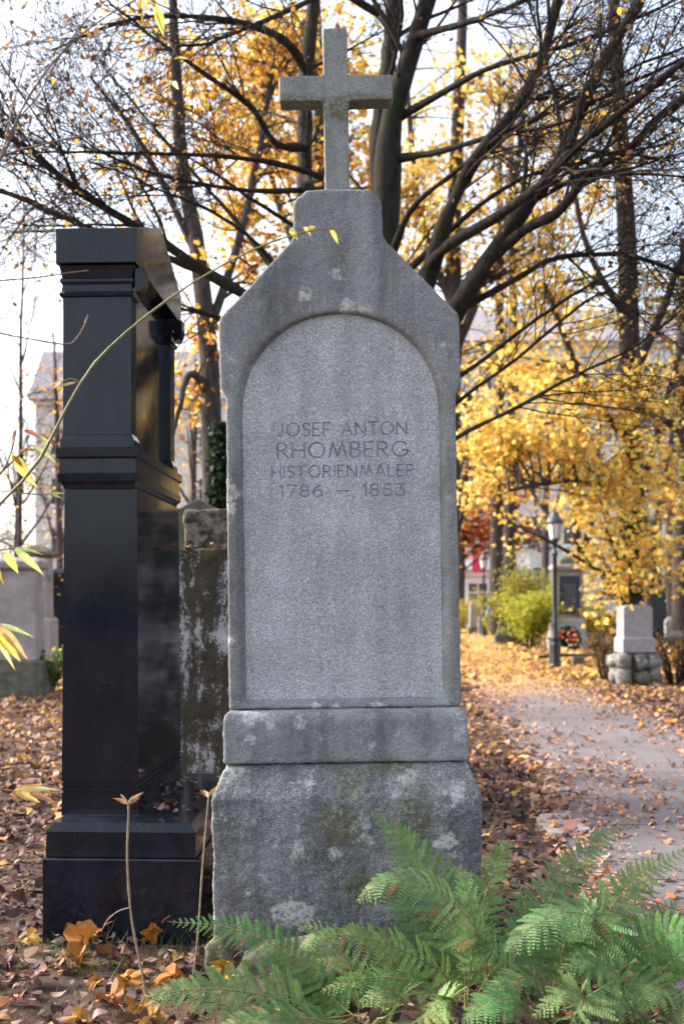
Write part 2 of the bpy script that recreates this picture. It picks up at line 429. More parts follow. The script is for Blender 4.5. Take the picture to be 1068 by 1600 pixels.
weathered(MB().rings(-.541, .541, 0, .63, [(-.2, .0), (.665, .0), (.68, .006), (.785, .05), (.797, .053)]), 'plinth', M_gpl, GS, .0085, ((4, .005), (14, .004), (40, .0045), (90, .003)))
weathered(MB().rings(-.495, .495, .035, .585, [(.798, .0), (.97, .0), (.995, .008), (1.012, .025)]), 'socle', M_gsoc, GS, .008, ((5, .003), (30, .003), (90, .0015)))
st_out = [(-.475, 1.012), (.475, 1.012), (.469, 2.27), (.472, 2.295), (.489, 2.325), (.492, 2.35), (.492, 2.60), (.485, 2.625), (.197, 2.925), (.184, 2.95), (.182, 3.075), (.172, 3.10), (.125, 3.139)]
poly = st_out+[(-x, z) for x, z in reversed(st_out[2:])]
body = MB().prism(poly, .085, .37, 'y')
AR, AZ = .409, 2.228
def arch(ins_side, ins_top, zb):
    r = AR-ins_side; pts = [(-r, zb), (r, zb)]
    for k in range(0, 33):
        a = PI*k/32; rr = AR-(ins_side*(1-math.sin(a)**1.5)+ins_top*math.sin(a)**1.5)
        pts.append((rr*math.cos(a), AZ+rr*math.sin(a)))
    return pts
fa, ba = arch(-.022, -.002, 1.03), arch(.012, .004, 1.062)
cut = MB(); n_ = len(fa)
cut.add([(x*1.03, .02, z+(.02 if z > 2 else -.03)) for x, z in fa]+[(x, .088, z) for x, z in fa]+[(x, .124, z) for x, z in ba],
        [tuple(range(n_))]+[(k, k+n_, (k+1) % n_+n_, (k+1) % n_) for k in range(n_)]+[(k+n_, k+2*n_, (k+1) % n_+2*n_, (k+1) % n_+n_) for k in range(n_)]+[tuple(range(3*n_-1, 2*n_-1, -1))])
weathered(body, 'stele', M_gst, GS, .007, ((5, .0025), (25, .0022), (90, .0012)), cutter=cut, smooth_it=3)

# lettering: single-stroke capitals, unit height
def arc(cx, cy, rx, ry, a0, a1, n=14): return [(cx+rx*math.cos(math.radians(a0+(a1-a0)*k/n)), cy+ry*math.sin(math.radians(a0+(a1-a0)*k/n))) for k in range(n+1)]
GL = {
 'J': (.42, [[(.36, 1), (.36, .2)]+arc(.18, .2, .18, .2, 0, -160)]),
 'O': (.92, [arc(.46, .5, .46, .5, 0, 360, 28)]),
 'S': (.52, [arc(.27, .75, .23, .25, 30, 270)+arc(.26, .25, .26, .25, 90, -150)]),
 'E': (.5, [[(0, 0), (0, 1)], [(0, 1), (.5, 1)], [(0, .52), (.42, .52)], [(0, 0), (.5, 0)]]),
 'F': (.48, [[(0, 0), (0, 1)], [(0, 1), (.48, 1)], [(0, .5), (.4, .5)]]),
 'A': (.78, [[(0, 0), (.39, 1), (.78, 0)], [(.14, .35), (.64, .35)]]),
 'N': (.72, [[(0, 0), (0, 1), (.72, 0), (.72, 1)]]),
 'T': (.66, [[(0, 1), (.66, 1)], [(.33, 1), (.33, 0)]]),
 'R': (.6, [[(0, 0), (0, 1), (.26, 1)]+arc(.26, .75, .26, .25, 90, -90)+[(0, .5)], [(.2, .5), (.6, 0)]]),
 'H': (.7, [[(0, 0), (0, 1)], [(.7, 0), (.7, 1)], [(0, .5), (.7, .5)]]),
 'M': (1.0, [[(0, 0), (.22, 1), (.5, .1), (.78, 1), (1, 0)]]),
 'B': (.56, [[(0, 0), (0, 1), (.26, 1)]+arc(.26, .77, .23, .23, 90, -90)+[(0, .54)], [(.26, .54)]+arc(.28, .27, .28, .27, 90, -90)+[(0, 0)]]),
 'G': (.86, [arc(.46, .5, .46, .5, 42, 345, 24)+[(.88, .42), (.6, .42)]]),
 'I': (.04, [[(.02, 0), (.02, 1)]]),
 'L': (.46, [[(0, 1), (0, 0), (.46, 0)]]),
 '1': (.2, [[(0, .82), (.18, 1), (.18, 0)]]),
 '7': (.56, [[(0, 1), (.56, 1), (.18, 0)]]),
 '8': (.54, [arc(.27, .76, .21, .24, -90, 270, 20), arc(.27, .26, .27, .26, 90, 450, 20)]),
 '6': (.56, [[(.42, 1)]+arc(.46, .3, .46, .62, 105, 180, 6)+arc(.28, .28, .28, .28, 180, 540, 22)]),
 '5': (.54, [[(.48, 1), (.1, 1), (.06, .56)]+arc(.24, .3, .29, .3, 125, -150, 16)]),
 '3': (.52, [[(.02, 1), (.46, 1), (.2, .6)]+arc(.22, .3, .29, .3, 85, -150, 16)]),
 '-': (.75, [[(0, .45), (.75, .45)]]),
}
def line_strokes(txt, x0, x1, z0, h, gap=.27, space=.62):
    w = 0; items = []
    for ch in txt:
        if ch == ' ': w += space; continue
        items.append((w, ch)); w += GL[ch][0]+gap
    w -= gap; k = (x1-x0)/w; out = []
    for o, ch in items:
        for pl_ in GL[ch][1]: out.append([(x0+(o+x)*k, z0+y*h) for x, y in pl_])
    return out
def strokes_mesh(strokes, wd, y0, y1):
    mb = MB(); mb_k = 0
    for s in strokes:
        for (xa, za), (xb, zb) in zip(s[:-1], s[1:]):
            L = math.hypot(xb-xa, zb-za)
            if L < 1e-6: continue
            ux, uz = (xb-xa)/L, (zb-za)/L; e = wd*.35; nx_, nz_ = -uz*wd/2, ux*wd/2
            a = (xa-ux*e, za-uz*e); b = (xb+ux*e, zb+uz*e)
            mb.prism([(a[0]+nx_, a[1]+nz_), (a[0]-nx_, a[1]-nz_), (b[0]-nx_, b[1]-nz_), (b[0]+nx_, b[1]+nz_)], y0+(mb_k % 11)*.00007, y1+(mb_k % 11)*.00007, 'y'); mb_k += 1
    return mb
PY = .112                                             # panel face (local y)
pz = lambda py: CAMZ-(py-HOR)*(3.99+PY)/F
cx_ = lambda py: 545-(1505-py)*.0151
px_ = lambda px, py: (px-cx_(py))*(3.99+PY)/F
M_letter = plain('letter_paint_remains', (.155, .172, .205), .85, .45, 30)
pan_poly = arch(.004, -.004, 1.052)
pan = link('panel', MB().prism(pan_poly, PY, PY+.02, 'y').mesh('panel'), M_gpan, GS)
lines = [('JOSEF ANTON', 434, 635, 680, 660, .0058), ('RHOMBERG', 434, 636, 714, 691, .0066), ('HISTORIENMALER', 425, 647, 745, 727, .0054), ('1786 - 1853', 437, 632, 775, 757, .0058)]
for txt, xa, xb, yb, yt, wd in lines:
    st = line_strokes(txt, px_(xa, yb), px_(xb, yb), pz(yb), pz(yt)-pz(yb))
    strokes_mesh(st, wd*.96, PY+.0012, PY+.0044).build('inscription_line', M_letter, pan)
    c = link('cut', strokes_mesh(st, wd, PY-.01, PY+.0045).mesh('cut'), M_letter, GS)
    mo = pan.modifiers.new('b', 'BOOLEAN'); mo.operation = 'DIFFERENCE'; mo.object = c; mo.solver = 'EXACT'; mo.use_self = True
    me = evaluated(pan); pan.modifiers.clear(); pan.data = me; bpy.data.objects.remove(c)

cr = [(-.0525, 3.10), (.0525, 3.10), (.052, 3.548), (.238, 3.551), (.239, 3.654), (.051, 3.656), (.0505, 3.852)]
cr = cr+[(-x, z) for x, z in reversed(cr[2:])]
weathered(MB().prism(cr, .18, .265, 'y'), 'cross', M_gcr, GS, .006, ((10, .0012), (50, .0012)), smooth_it=2)

# ------------------------------------------------------------------ black granite monument
BM = empty('black_monument', (-.914, 4.46, 0), -.04)
tag(BM, 'tall polished black granite monument with gabled top on two-step plinth', 'gravestone')
MB().rings(-.365, .31, -.19, 1.16, [(-.1, 0), (.338, 0), (.344, .006)]).build('lower_plinth', M_black, BM)
MB().rings(-.36, .296, -.172, 1.14, [(.347, 0), (.35, 0), (.37, .002), (.455, .004), (.49, .03)]).build('upper_plinth', M_black, BM)
gr = []
for z in (.595, .617, .64): gr += [(z-.004, .004), (z-.003, .009), (z+.003, .009), (z+.004, .004)]
me = MB().rings(-.348, .008, -.004, .944, [(.49, 0), (.495, .003)]+gr+[(1.955, .014)])
me.build('die', M_black2, BM)
MB().rings(-.352, -.004, -.012, .952, [(1.957, .016), (1.975, .012), (1.99, -.004), (2.022, -.006), (2.026, .002), (2.09, .002), (2.098, -.010), (2.136, -.012), (2.14, -.004)]).build('string_course', M_black, BM)
MB().box(-.338, -.062, .101, .839, 2.142, 2.957).build('inscription_plate', M_black2, BM)
for ya, yb in ((0, .10), (.84, .94)):
    fl = [(-.338, ya), (-.03, ya)]
    k = 4
    for j in range(k):
        a = ya+.01+(yb-ya-.02)*j/k; b_ = ya+.01+(yb-ya-.02)*(j+1)/k; q = (b_-a)
        fl += [(-.03, a+q*.2), (-.042, a+q*.3), (-.042, a+q*.7), (-.03, a+q*.8)]
    fl += [(-.03, yb), (-.338, yb)]
    p = MB().prism(fl, 2.20, 2.82, 'z').build('pilaster', M_black, BM)
    MB().rings(-.348, -.016, ya-.008, yb+.008, [(2.142, 0), (2.175, .0), (2.2, .010), (2.204, .010)]).build('pilaster_base', M_black, p)
    MB().rings(-.35, -.018, ya-.010, yb+.010, [(2.815, .012), (2.82, .0), (2.832, -.002), (2.842, .006), (2.872, .010), (2.885, .0), (2.896, .002), (2.905, .008), (2.955, -.002)]).build('capital', M_black, p)
    vb = MB()
    vb.prism([(-.016, 2.84), (.012, 2.85), (.022, 2.87), (.028, 2.90), (.028, 2.95), (-.016, 2.95)], ya+.012, yb-.012, 'y')
    vb.build('bracket', M_black, p)
MB().prism([(-.03, 2.96), (.97, 2.96), (.97, 3.115), (.47, 3.30), (-.03, 3.115)], -.362, .0, 'x').build('pediment', M_black2, BM, bevel=.004)
# worn, no longer readable lines on the polished front of the die
M_gold = plain('faded_letter_gilding', (.16, .165, .18), .6, .3, 60, bump=0)
rr = random.Random(4)
for row, z in enumerate((1.80, 1.755, 1.71, 1.60, 1.555, 1.46, 1.42, 1.36, 1.30, 1.23, 1.18)):
    mb = MB(); y = .10+.05*rr.random(); y1 = .70-.15*rr.random(); h = .022
    while y < y1:
        if rr.random() < .82:
            xf = .004-.0125*(z-.65)/1.3+.0005-.004
            mb.box(xf-.004, xf+.0012, y, y+.0035, z, z+h)
            if rr.random() < .6: mb.box(xf-.004, xf+.0009, y+.0036, y+.012, z+h*rr.choice((0, .45, .85)), z+h*rr.choice((0, .45, .85))+.0036) if False else mb.box(xf-.004, xf+.0009, y+.0036, y+.012, z+h*.45, z+h*.45+.0034)
        y += .02
    mb.build('worn_letter_row', M_gold, BM)

# ------------------------------------------------------------------ mossy lime-stained block between them
m = NT('lime_stained_moss')
sx = m.noise(11, 7, .7, stretch=(1, 1, .35)); sx2 = m.noise(60, 4, .65); lo = m.noise(2.6, 4, .6, stretch=(1, 1, .5))
mk = m.math('ADD', m.math('ADD', m.math('MULTIPLY', sx, .6), m.math('MULTIPLY', sx2, .25)), m.math('MULTIPLY', lo, .35))
c = m.mix(m.mix((.42, .42, .44), (.30, .28, .30), m.noise(14, 3)), (.055, .048, .036), m.ramp(mk, [(.53, 0), (.59, 1)]))
sp_ = m.n('SeparateXYZ'); m.l(m.co, sp_.inputs[0])
topm = m.math('ADD', m.math('MULTIPLY', m.math('SUBTRACT', sp_.outputs[2], 1.66), 5), m.math('MULTIPLY', m.math('SUBTRACT', sx2, .5), 2.2), clamp=True)
c = m.mix(c, m.mix((.030, .028, .017), (.075, .082, .022), m.ramp(m.noise(8, 5), [(.45, 0), (.65, 1)])), topm)
m.bump(m.noise(40, 6, .7), .8, .02); M_lime = m.set(c, .95, .15)
m = NT('mossy_upper_stone')
c = m.mix((.20, .17, .15), (.035, .032, .022), m.ramp(m.noise(12, 6, .7), [(.42, 0), (.56, 1)]))
c = m.mix(c, (.085, .09, .022), m.ramp(m.noise(5, 6, .7), [(.56, 0), (.64, .9)]))
m.bump(m.noise(40, 6, .7), .8, .02); M_lime2 = m.set(c, .95, .15)
LB = empty('stepped_stone_pedestal', (at(276, 940, 7).x, 7.0, 0))
tag(LB, 'stepped stone pedestal stained white and dark with moss between the two monuments', 'pedestal')
weathered(MB().box(0, 1.25, 0, 1.0, -.1, 1.82), 'lower_block', M_lime, LB, .02, ((4, .02), (20, .01)))
weathered(MB().box(.02, 1.2, .15, .95, 1.80, 2.12), 'upper_block', M_lime2, LB, .018, ((4, .015), (20, .008)))

# ------------------------------------------------------------------ far stones and street furniture
def moulded(name, label, loc, parts, rz=0, cat='gravestone', group=None):
    e = empty(name, loc, rz); tag(e, label, cat, group)
    for pn, mat, mb in parts: mb.build(pn, mat, e, bevel=.012)
    return e
p = at(1, 1092, 14.9)
moulded('gravestone', 'broad grey sandstone gravestone on dark base at the left edge', (p.x-.35, 14.9, 0), [
    ('base', M_softdark, MB().rings(-.95, .98, 0, .6, [(-.1, 0), (.54, .02), (.56, .05)])),
    ('slab', M_soft, MB().rings(-.86, .86, .08, .5, [(.565, 0), (1.93, .02)])),
    ('cap', M_soft, MB().rings(-.93, .93, .02, .56, [(1.935, .03), (1.97, 0), (2.06, .0), (2.12, .08)]))])
p = at(55, 940, 18)
moulded('gravestone', 'narrow brownish grave pillar behind the left edge sandstone', (p.x, 18, 0), [
    ('base', M_soft, MB().rings(-.32, .28, 0, .5, [(-.1, 0), (1.12, 0), (1.16, .03)])),
    ('shaft', M_soft, MB().rings(-.26, .21, .04, .44, [(1.162, 0), (2.25, .01)])),
    ('cap', M_softdark, MB().rings(-.33, .27, -.02, .5, [(2.253, .04), (2.3, 0), (2.36, .02), (2.46, .17)]))])
p = at(90, 940, 22)
moulded('gravestone', 'small black gravestone seen beside the left side of the black monument', (p.x, 22, 0), [
    ('base', M_black, MB().rings(-.35, .7, 0, .5, [(-.1, 0), (.9, 0), (.92, .03)])),
    ('slab', M_black, MB().rings(-.2, .6, .1, .35, [(.923, 0), (2.1, .0), (2.2, .1)]))])
p = at(308, 940, 11.5)
moulded('gravestone', 'dark grey gravestone with pointed top behind the mossy pedestal', (p.x, 11.5, 0), [
    ('slab', M_softdark, MB().prism([(-.42, -.1), (.42, -.1), (.40, 2.42), (.30, 2.47), (.24, 2.52), (.0, 2.64), (-.22, 2.52), (-.28, 2.47), (-.40, 2.42)], 0, .3, 'y'))])

# pale pink granite stone on boulder base
p = at(1000, 1072, 17.1); WS = empty('gravestone', (p.x, 17.1, 0)); tag(WS, 'small pale pink granite gravestone on a base of rough boulders', 'gravestone')
WS.rotation_euler = (0, 0, .12)
pp = [(-.25, .85), (.25, .85), (.25, 1.34), (.21, 1.375), (.1, 1.39), (-.1, 1.39), (-.21, 1.375), (-.25, 1.34)]
MB().prism([(x*1.05, z) for x, z in pp], .1, .42, 'y').build('slab', M_pale, WS, bevel=.015)
MB().rings(-.29, .29, .06, .46, [(.575, 0), (.80, 0), (.85, .03)]).build('foot', M_pale, WS, bevel=.01)
rr = random.Random(3)
def rock(mb, c, r, seed, it=2):
    bm = bmesh.new(); bmesh.ops.create_icosphere(bm, subdivisions=it, radius=1)
    vs = []
    for v in bm.verts:
        q = v.co.copy(); q = Vector((math.copysign(abs(q.x)**.72, q.x), math.copysign(abs(q.y)**.72, q.y), math.copysign(abs(q.z)**.72, q.z)))
        q *= .9+.42*mnoise.noise(q*1.3+Vector((seed, 0, 0)))+.12*mnoise.noise(q*4+Vector((seed, 5, 0)))
        vs.append((c[0]+q.x*r[0], c[1]+q.y*r[1], c[2]+q.z*r[2]))
    fs = [[v.index for v in f.verts] for f in bm.faces]; bm.free(); mb.add(vs, fs)
for x, z, rx, rz in ((-.29, .44, .155, .135), (.0, .43, .14, .15), (.28, .44, .155, .135), (-.30, .15, .15, .17), (.02, .14, .17, .16), (.31, .15, .13, .17)):
    for yy in (.12, .42):
        mb = MB(); rock(mb, (x*.9+rr.uniform(-.02, .02), yy, z+rr.uniform(-.02, .02)), (rx*rr.uniform(.92, 1.08), .2, rz*rr.uniform(1.0, 1.15)), rr.random()*50); mb.build('boulder', M_boulder, WS, True)
MB().box(-.3, .3, .1, .44, -.05, .57).build('mortar_core', M_softdark, WS)

# lamps
M_opal = NT('opal_glass').set((.62, .66, .64), .35, .5)
def lamp(loc, label):
    e = empty('street_lamp', loc); tag(e, label, 'lamp', 'street lamps along the path')
    MB().lathe([(.155, -.05), (.155, .06), (.135, .09), (.125, .32), (.135, .5), (.12, .58), (.125, .6)], 8, rot=PI/8).build('pedestal', M_iron, e)
    MB().lathe([(.10, .601), (.095, .66), (.065, .72), (.055, .95), (.06, .97), (.05, 1.0), (.045, 2.45), (.07, 2.47), (.07, 2.52), (.04, 2.56), (.035, 2.68), (.06, 2.74), (.085, 2.80)], 12).build('post', M_iron, e, True)
    fr = MB(); h = [(.11, 2.81), (.165, 3.17)]
    for k in range(6):
        a = 2*PI*k/6; fr.tube([(h[0][0]*math.cos(a), h[0][0]*math.sin(a), h[0][1]), (h[1][0]*math.cos(a), h[1][0]*math.sin(a), h[1][1])], [.012, .012], 4)
    fr.lathe([(.09, 2.802), (.125, 2.805), (.12, 2.83), (.11, 2.832)], 6); lt = fr.build('lantern_frame', M_iron, e)
    for k in range(6):
        a, b_ = 2*PI*k/6+.08, 2*PI*(k+1)/6-.08; q = .97
        v = [(h[0][0]*q*math.cos(a), h[0][0]*q*math.sin(a), 2.835), (h[0][0]*q*math.cos(b_), h[0][0]*q*math.sin(b_), 2.835), (h[1][0]*q*math.cos(b_), h[1][0]*q*math.sin(b_), 3.165), (h[1][0]*q*math.cos(a), h[1][0]*q*math.sin(a), 3.165)]
        w2 = [(x*.95, y*.95, z) for x, y, z in v]
        MB().add(v+w2, [(0, 1, 2, 3), (7, 6, 5, 4), (0, 4, 5, 1), (1, 5, 6, 2), (2, 6, 7, 3), (3, 7, 4, 0)]).build('glass_pane', M_opal, lt)
    MB().lathe([(.20, 3.172), (.205, 3.19), (.15, 3.27), (.10, 3.34), (.085, 3.36), (.085, 3.40), (.05, 3.42), (.02, 3.45), (.035, 3.49), (.02, 3.53), (.004, 3.58)], 12).build('lantern_roof', M_copper, e, True)
    return e
L1 = lamp((at(866, 940, 21.9).x, 21.9, 0), 'nearer black lantern street lamp beside the memorial with dark plaque')
L2 = copy_tree(L1); L2.location = (at(755, 940, 41).x, 41, 0); L2['label'] = 'farther black lantern street lamp in front of the low white house'

# memorial with plaque and wreath
M_plq = plain('bronze_plaque', (.03, .035, .05), .5, .2, 10)
M_memo = plain('brownish_sandstone', (.24, .215, .20), .9, .2, 6)
M_memob = plain('pale_grey_limestone', (.36, .36, .35), .9, .2, 6)
p = at(890, 1013, 30.5)
ME = moulded('memorial', 'brown stone memorial with dark plaque standing behind the near street lamp', (p.x, 30.5, 0), [
    ('pedestal', M_memob, MB().rings(-.56, .56, 0, .8, [(-.1, 0), (.35, 0), (.40, .05), (.85, .06), (1.0, .12)])),
    ('stele', M_memo, MB().rings(-.42, .42, .1, .6, [(1.003, 0), (2.38, .0)])),
    ('cornice', M_memo, MB().rings(-.52, .52, .0, .7, [(2.383, .08), (2.45, .0), (2.55, .0), (2.6, .05)])),
    ('crown_stone', M_softdark, MB().rings(-.3, .3, .15, .55, [(2.603, .0), (2.75, .05), (2.85, .18)]))], cat='memorial')
pq = MB().box(-.31, .31, .06, .097, 1.06, 2.24).build('plaque', M_plq, ME)
fr = MB().box(-.36, .36, .075, .098, 2.245, 2.3).box(-.36, .36, .075, .098, 1.0, 1.055).box(-.36, -.315, .075, .098, 1.056, 2.244).box(.315, .36, .075, .098, 1.056, 2.244).build('plaque_frame', M_memo, ME)
for k in range(9): MB().box(-.2+.03*(k % 3), .2-.02*(k % 2), .056, .0595, 1.95-k*.085, 1.97-k*.085).build('worn_letter_row', M_gold, pq)

# low rail and stub beside the lamp
p = at(905, 1040, 22.5); LR = empty('grave_kerb_rail', (p.x, 22.5, 0)); tag(LR, 'low dark iron rail on a stone stub near the street lamp', 'rail')
MB().rings(-.13, .1, 0, .2, [(-.05, 0), (.2, 0), (.22, .02)]).build('stub', M_softdark, LR)
MB().tube([(-.9, .1, .2), (-.5, .1, .235), (0, .1, .235), (.45, .1, .24)], [.035]*4, 8).build('bar', M_iron, LR)

# further small stones along the far path
for px, py, d, hw, h, lab, mat in ((739, 988, 44, .17, 1.35, 'slim grey stone pillar left of the farther street lamp', M_soft), (795, 1006, 34, .38, .95, 'low dark mossy gravestone beside the yellow-green shrub', M_softdark)):
    q = at(px, py, d)
    moulded('gravestone', lab, (q.x, d, 0), [('base', M_softdark, MB().rings(-hw*1.25, hw*1.25, 0, .5, [(-.1, 0), (.28, 0), (.33, .06)])),
        ('shaft', mat, MB().rings(-hw, hw, .06, .4, [(.333, 0), (h, hw*.3), (h+.12, hw*.7)]))])
q = at(785, 1000, 36)
moulded('grave_post', 'thin pale stone post behind the low mossy gravestone', (q.x-.1, 36, 0), [('shaft', M_soft, MB().rings(-.09, .09, 0, .18, [(-.1, 0), (1.35, .0), (1.4, .03)])), ('cap', M_soft, MB().rings(-.14, .14, -.05, .23, [(1.403, 0), (1.47, .03)]))], cat='stone post')
q = at(765, 990, 43); e = empty('iron_cross', (q.x, 43, 0)); tag(e, 'dark green iron grave cross beyond the farther street lamp', 'cross')
MB().rings(-.5, .3, -.2, .3, [(-.1, 0), (.75, 0), (.8, .05)]).build('base', M_softdark, e); MB().box(-.08, .08, 0, .12, .8, 1.85).box(-.3, -.081, .01, .11, 1.35, 1.5).box(.081, .3, .01, .11, 1.35, 1.5).build('cross', plain('verdigris', (.05, .11, .10), .7), e)
q = at(1031, 975, 35)
moulded('gravestone', 'black obelisk gravestone to the right of the pale pink gravestone', (q.x, 35, 0), [('base', M_black, MB().rings(-.45, .45, 0, .6, [(-.1, 0), (.6, 0), (.65, .05)])), ('shaft', M_black, MB().rings(-.28, .28, .1, .5, [(.653, 0), (2.0, .06), (2.15, .2)]))])
q = at(930, 985, 38)
moulded('low_wall', 'low grey-green grave wall behind the yellow leaves', (q.x+.2, 38, 0), [('wall', M_softdark, MB().rings(-1.1, 1.3, 0, .4, [(-.1, 0), (.85, 0)])), ('coping', M_soft, MB().rings(-1.15, 1.35, -.04, .44, [(.853, 0), (.95, .03)]))], cat='wall')
for px, py, d, h in ((1055, 985, 33, .8), (700, 1000, 30, 1.2), (20, 1000, 30, 1.3), (45, 1010, 26, 1.0)):
    q = at(px, py, d)
    moulded('gravestone', {1055: 'small grey gravestone at the right edge beyond the dry shrubs', 700: 'grey gravestone just hidden behind the big stone right edge', 20: 'far grey gravestone at the left edge in the distance', 45: 'far low gravestone with rounded cap on the left'}[px], (q.x, d, 0),
        [('base', M_softdark, MB().rings(-.4, .4, 0, .4, [(-.1, 0), (.25, 0), (.28, .04)])), ('slab', M_soft, MB().rings(-.3, .3, .08, .3, [(.283, 0), (h, 0), (h+.15, .1)]))]) if px != 700 else None

# ------------------------------------------------------------------ vegetation helpers
def unit(v): return v/(np.linalg.norm(v)+1e-9)
UP = np.array([0, 0, 1.])
def limb3(pts, n=20, wob=.012):
    """pts: (px, py, width px, d) -> smooth centre line and radii"""
    A = np.array([[*at(a, b, d), w_/2*d/F] for a, b, w_, d in pts]); Q = catmull(A, n)
    Q[:, :3] += np.cumsum(RNG.normal(0, wob, (n, 3)), 0)*np.linspace(0, 1, n)[:, None]*.6
    return Q[:, :3], np.maximum(Q[:, 3], .002)
def sprout(P, R, t, L, spread, n, up=0., rk=.5, rmin=.0018, wob=.16, taper=.85):
    k = t*(len(P)-1); i = min(int(k), len(P)-2); f = k-i
    pos = P[i]*(1-f)+P[i+1]*f; r0 = (R[i]*(1-f)+R[i+1]*f)
    T = unit(P[i+1]-P[i]); pr_ = RNG.normal(size=3); pr_ -= T*pr_.dot(T); pr_ = unit(pr_)
    D = unit(T*math.cos(spread)+pr_*math.sin(spread)+UP*up)
    r0 = max(min(r0*rk, L*.013), rmin*1.2)
    st = L/(n-1); out = [pos]
    for j in range(n-1):
        D = unit(D+RNG.normal(0, wob, 3)+UP*up*.12); out.append(out[-1]+D*st)
    return np.array(out), r0*(1-taper*np.linspace(0, 1, n))+rmin*.25
LEAF = {}
def _leaf_templates():
    ov = np.array([(0, 0), (.17, .1), (.27, .27), (.30, .48), (.235, .68), (.11, .87), (0, 1), (-.11, .87), (-.235, .68), (-.30, .48), (-.27, .27), (-.17, .1)])
    mp = np.array([(0, 0), (.22, .05), (.5, -.02), (.42, .22), (.62, .48), (.30, .46), (.24, .68), (0, 1.0), (-.24, .68), (-.30, .46), (-.62, .48), (-.42, .22), (-.5, -.02), (-.22, .05)])
    for nm, o in (('ovate', ov), ('maple', mp)):
        V = []
        for var in range(5):
            c1 = [.15, .7, -.7, 1.1, -.4][var]; c2 = [.5, -.6, .8, .5, 1.3][var]
            z = c1*(o[:, 1]-.4)**2+c2*o[:, 0]**2*1.6
            V.append(np.column_stack([o[:, 0], o[:, 1]*(1-.15*abs(c1)), z]))
        LEAF[nm] = np.array(V)
_leaf_templates()
def rand_rot(n, tilt_max=PI, flat=None):
    yaw = RNG.uniform(0, 2*PI, n); ax = RNG.uniform(0, 2*PI, n)
    ti = RNG.uniform(0, tilt_max, n) if flat is None else np.abs(RNG.normal(0, flat, n))
    c, s_ = np.cos(yaw), np.sin(yaw); z = np.zeros(n); o = np.ones(n)
    Rz = np.stack([np.stack([c, -s_, z], -1), np.stack([s_, c, z], -1), np.stack([z, z, o], -1)], 1)
    kx, ky = np.cos(ax), np.sin(ax); ct, st = np.cos(ti), np.sin(ti); vt = 1-ct
    Rt = np.stack([np.stack([ct+kx*kx*vt, kx*ky*vt, ky*st], -1), np.stack([kx*ky*vt, ct+ky*ky*vt, -kx*st], -1), np.stack([-ky*st, kx*st, ct], -1)], 1)
    return Rt @ Rz
def leaves_mesh(name, pos, size, cols, kind='ovate', flat=None, tilt=PI):
    """every leaf is a folded, curled outline of its own"""
    pos = np.asarray(pos); n = len(pos); T = LEAF[kind]; k = T.shape[1]
    var = RNG.integers(0, len(T), n); size = np.broadcast_to(size, (n,))
    V = T[var]*size[:, None, None]
    V = np.einsum('nij,nkj->nki', rand_rot(n, tilt, flat), V)+pos[:, None, :]
    Fa = []
    h = k//2                                    # split along the midrib so that the blade folds
    for a in range(1, h): Fa.append((a, a+1, k-a-1 if a+1 < h else h+1, k-a) if a+1 < h else (a, h, k-a, k-a))
    quads = [(0, 1, k-1, k-1)]+[(a, a+1, k-a-1, k-a) for a in range(1, h-1)]+[(h-1, h, h+1, h+1)]
    tri = [(0, 1, k-1), (h-1, h, h+1)]+[t for a in range(1, h-1) for t in ((a, a+1, k-a), (a+1, k-a-1, k-a))]
    tri = np.array(tri)
    Fa = (tri[None]+np.arange(n)[:, None, None]*k).reshape(-1, 3)
    C = np.repeat(cols, k, 0)
    return mesh_np(name, V.reshape(-1, 3), Fa, C, True)
def pal(n, stops, jit=.12):
    st = np.array([s_[:3] for s_ in stops]); w_ = np.array([s_[3] for s_ in stops], float); w_ /= w_.sum()
    c = st[RNG.choice(len(st), n, p=w_)]
    return np.clip(c*RNG.uniform(1-jit*2, 1+jit*1.6, (n, 1))*RNG.uniform(1-jit*.5, 1+jit*.5, (n, 3)), 0, 1)
YEL = [(.90, .66, .16, 4), (.88, .58, .12, 3), (.92, .74, .30, 2), (.74, .40, .08, .9), (.74, .66, .18, .8)]
ORA = [(.76, .40, .06, 4), (.82, .48, .07, 3), (.55, .23, .05, 1.6), (.36, .14, .04, .8)]
DRY = [(.16, .085, .045, 3), (.24, .12, .06, 2), (.10, .055, .04, 2)]
LIM = [(.36, .40, .05, 4), (.50, .46, .06, 3), (.22, .28, .04, 2), (.5, .3, .05, .6)]

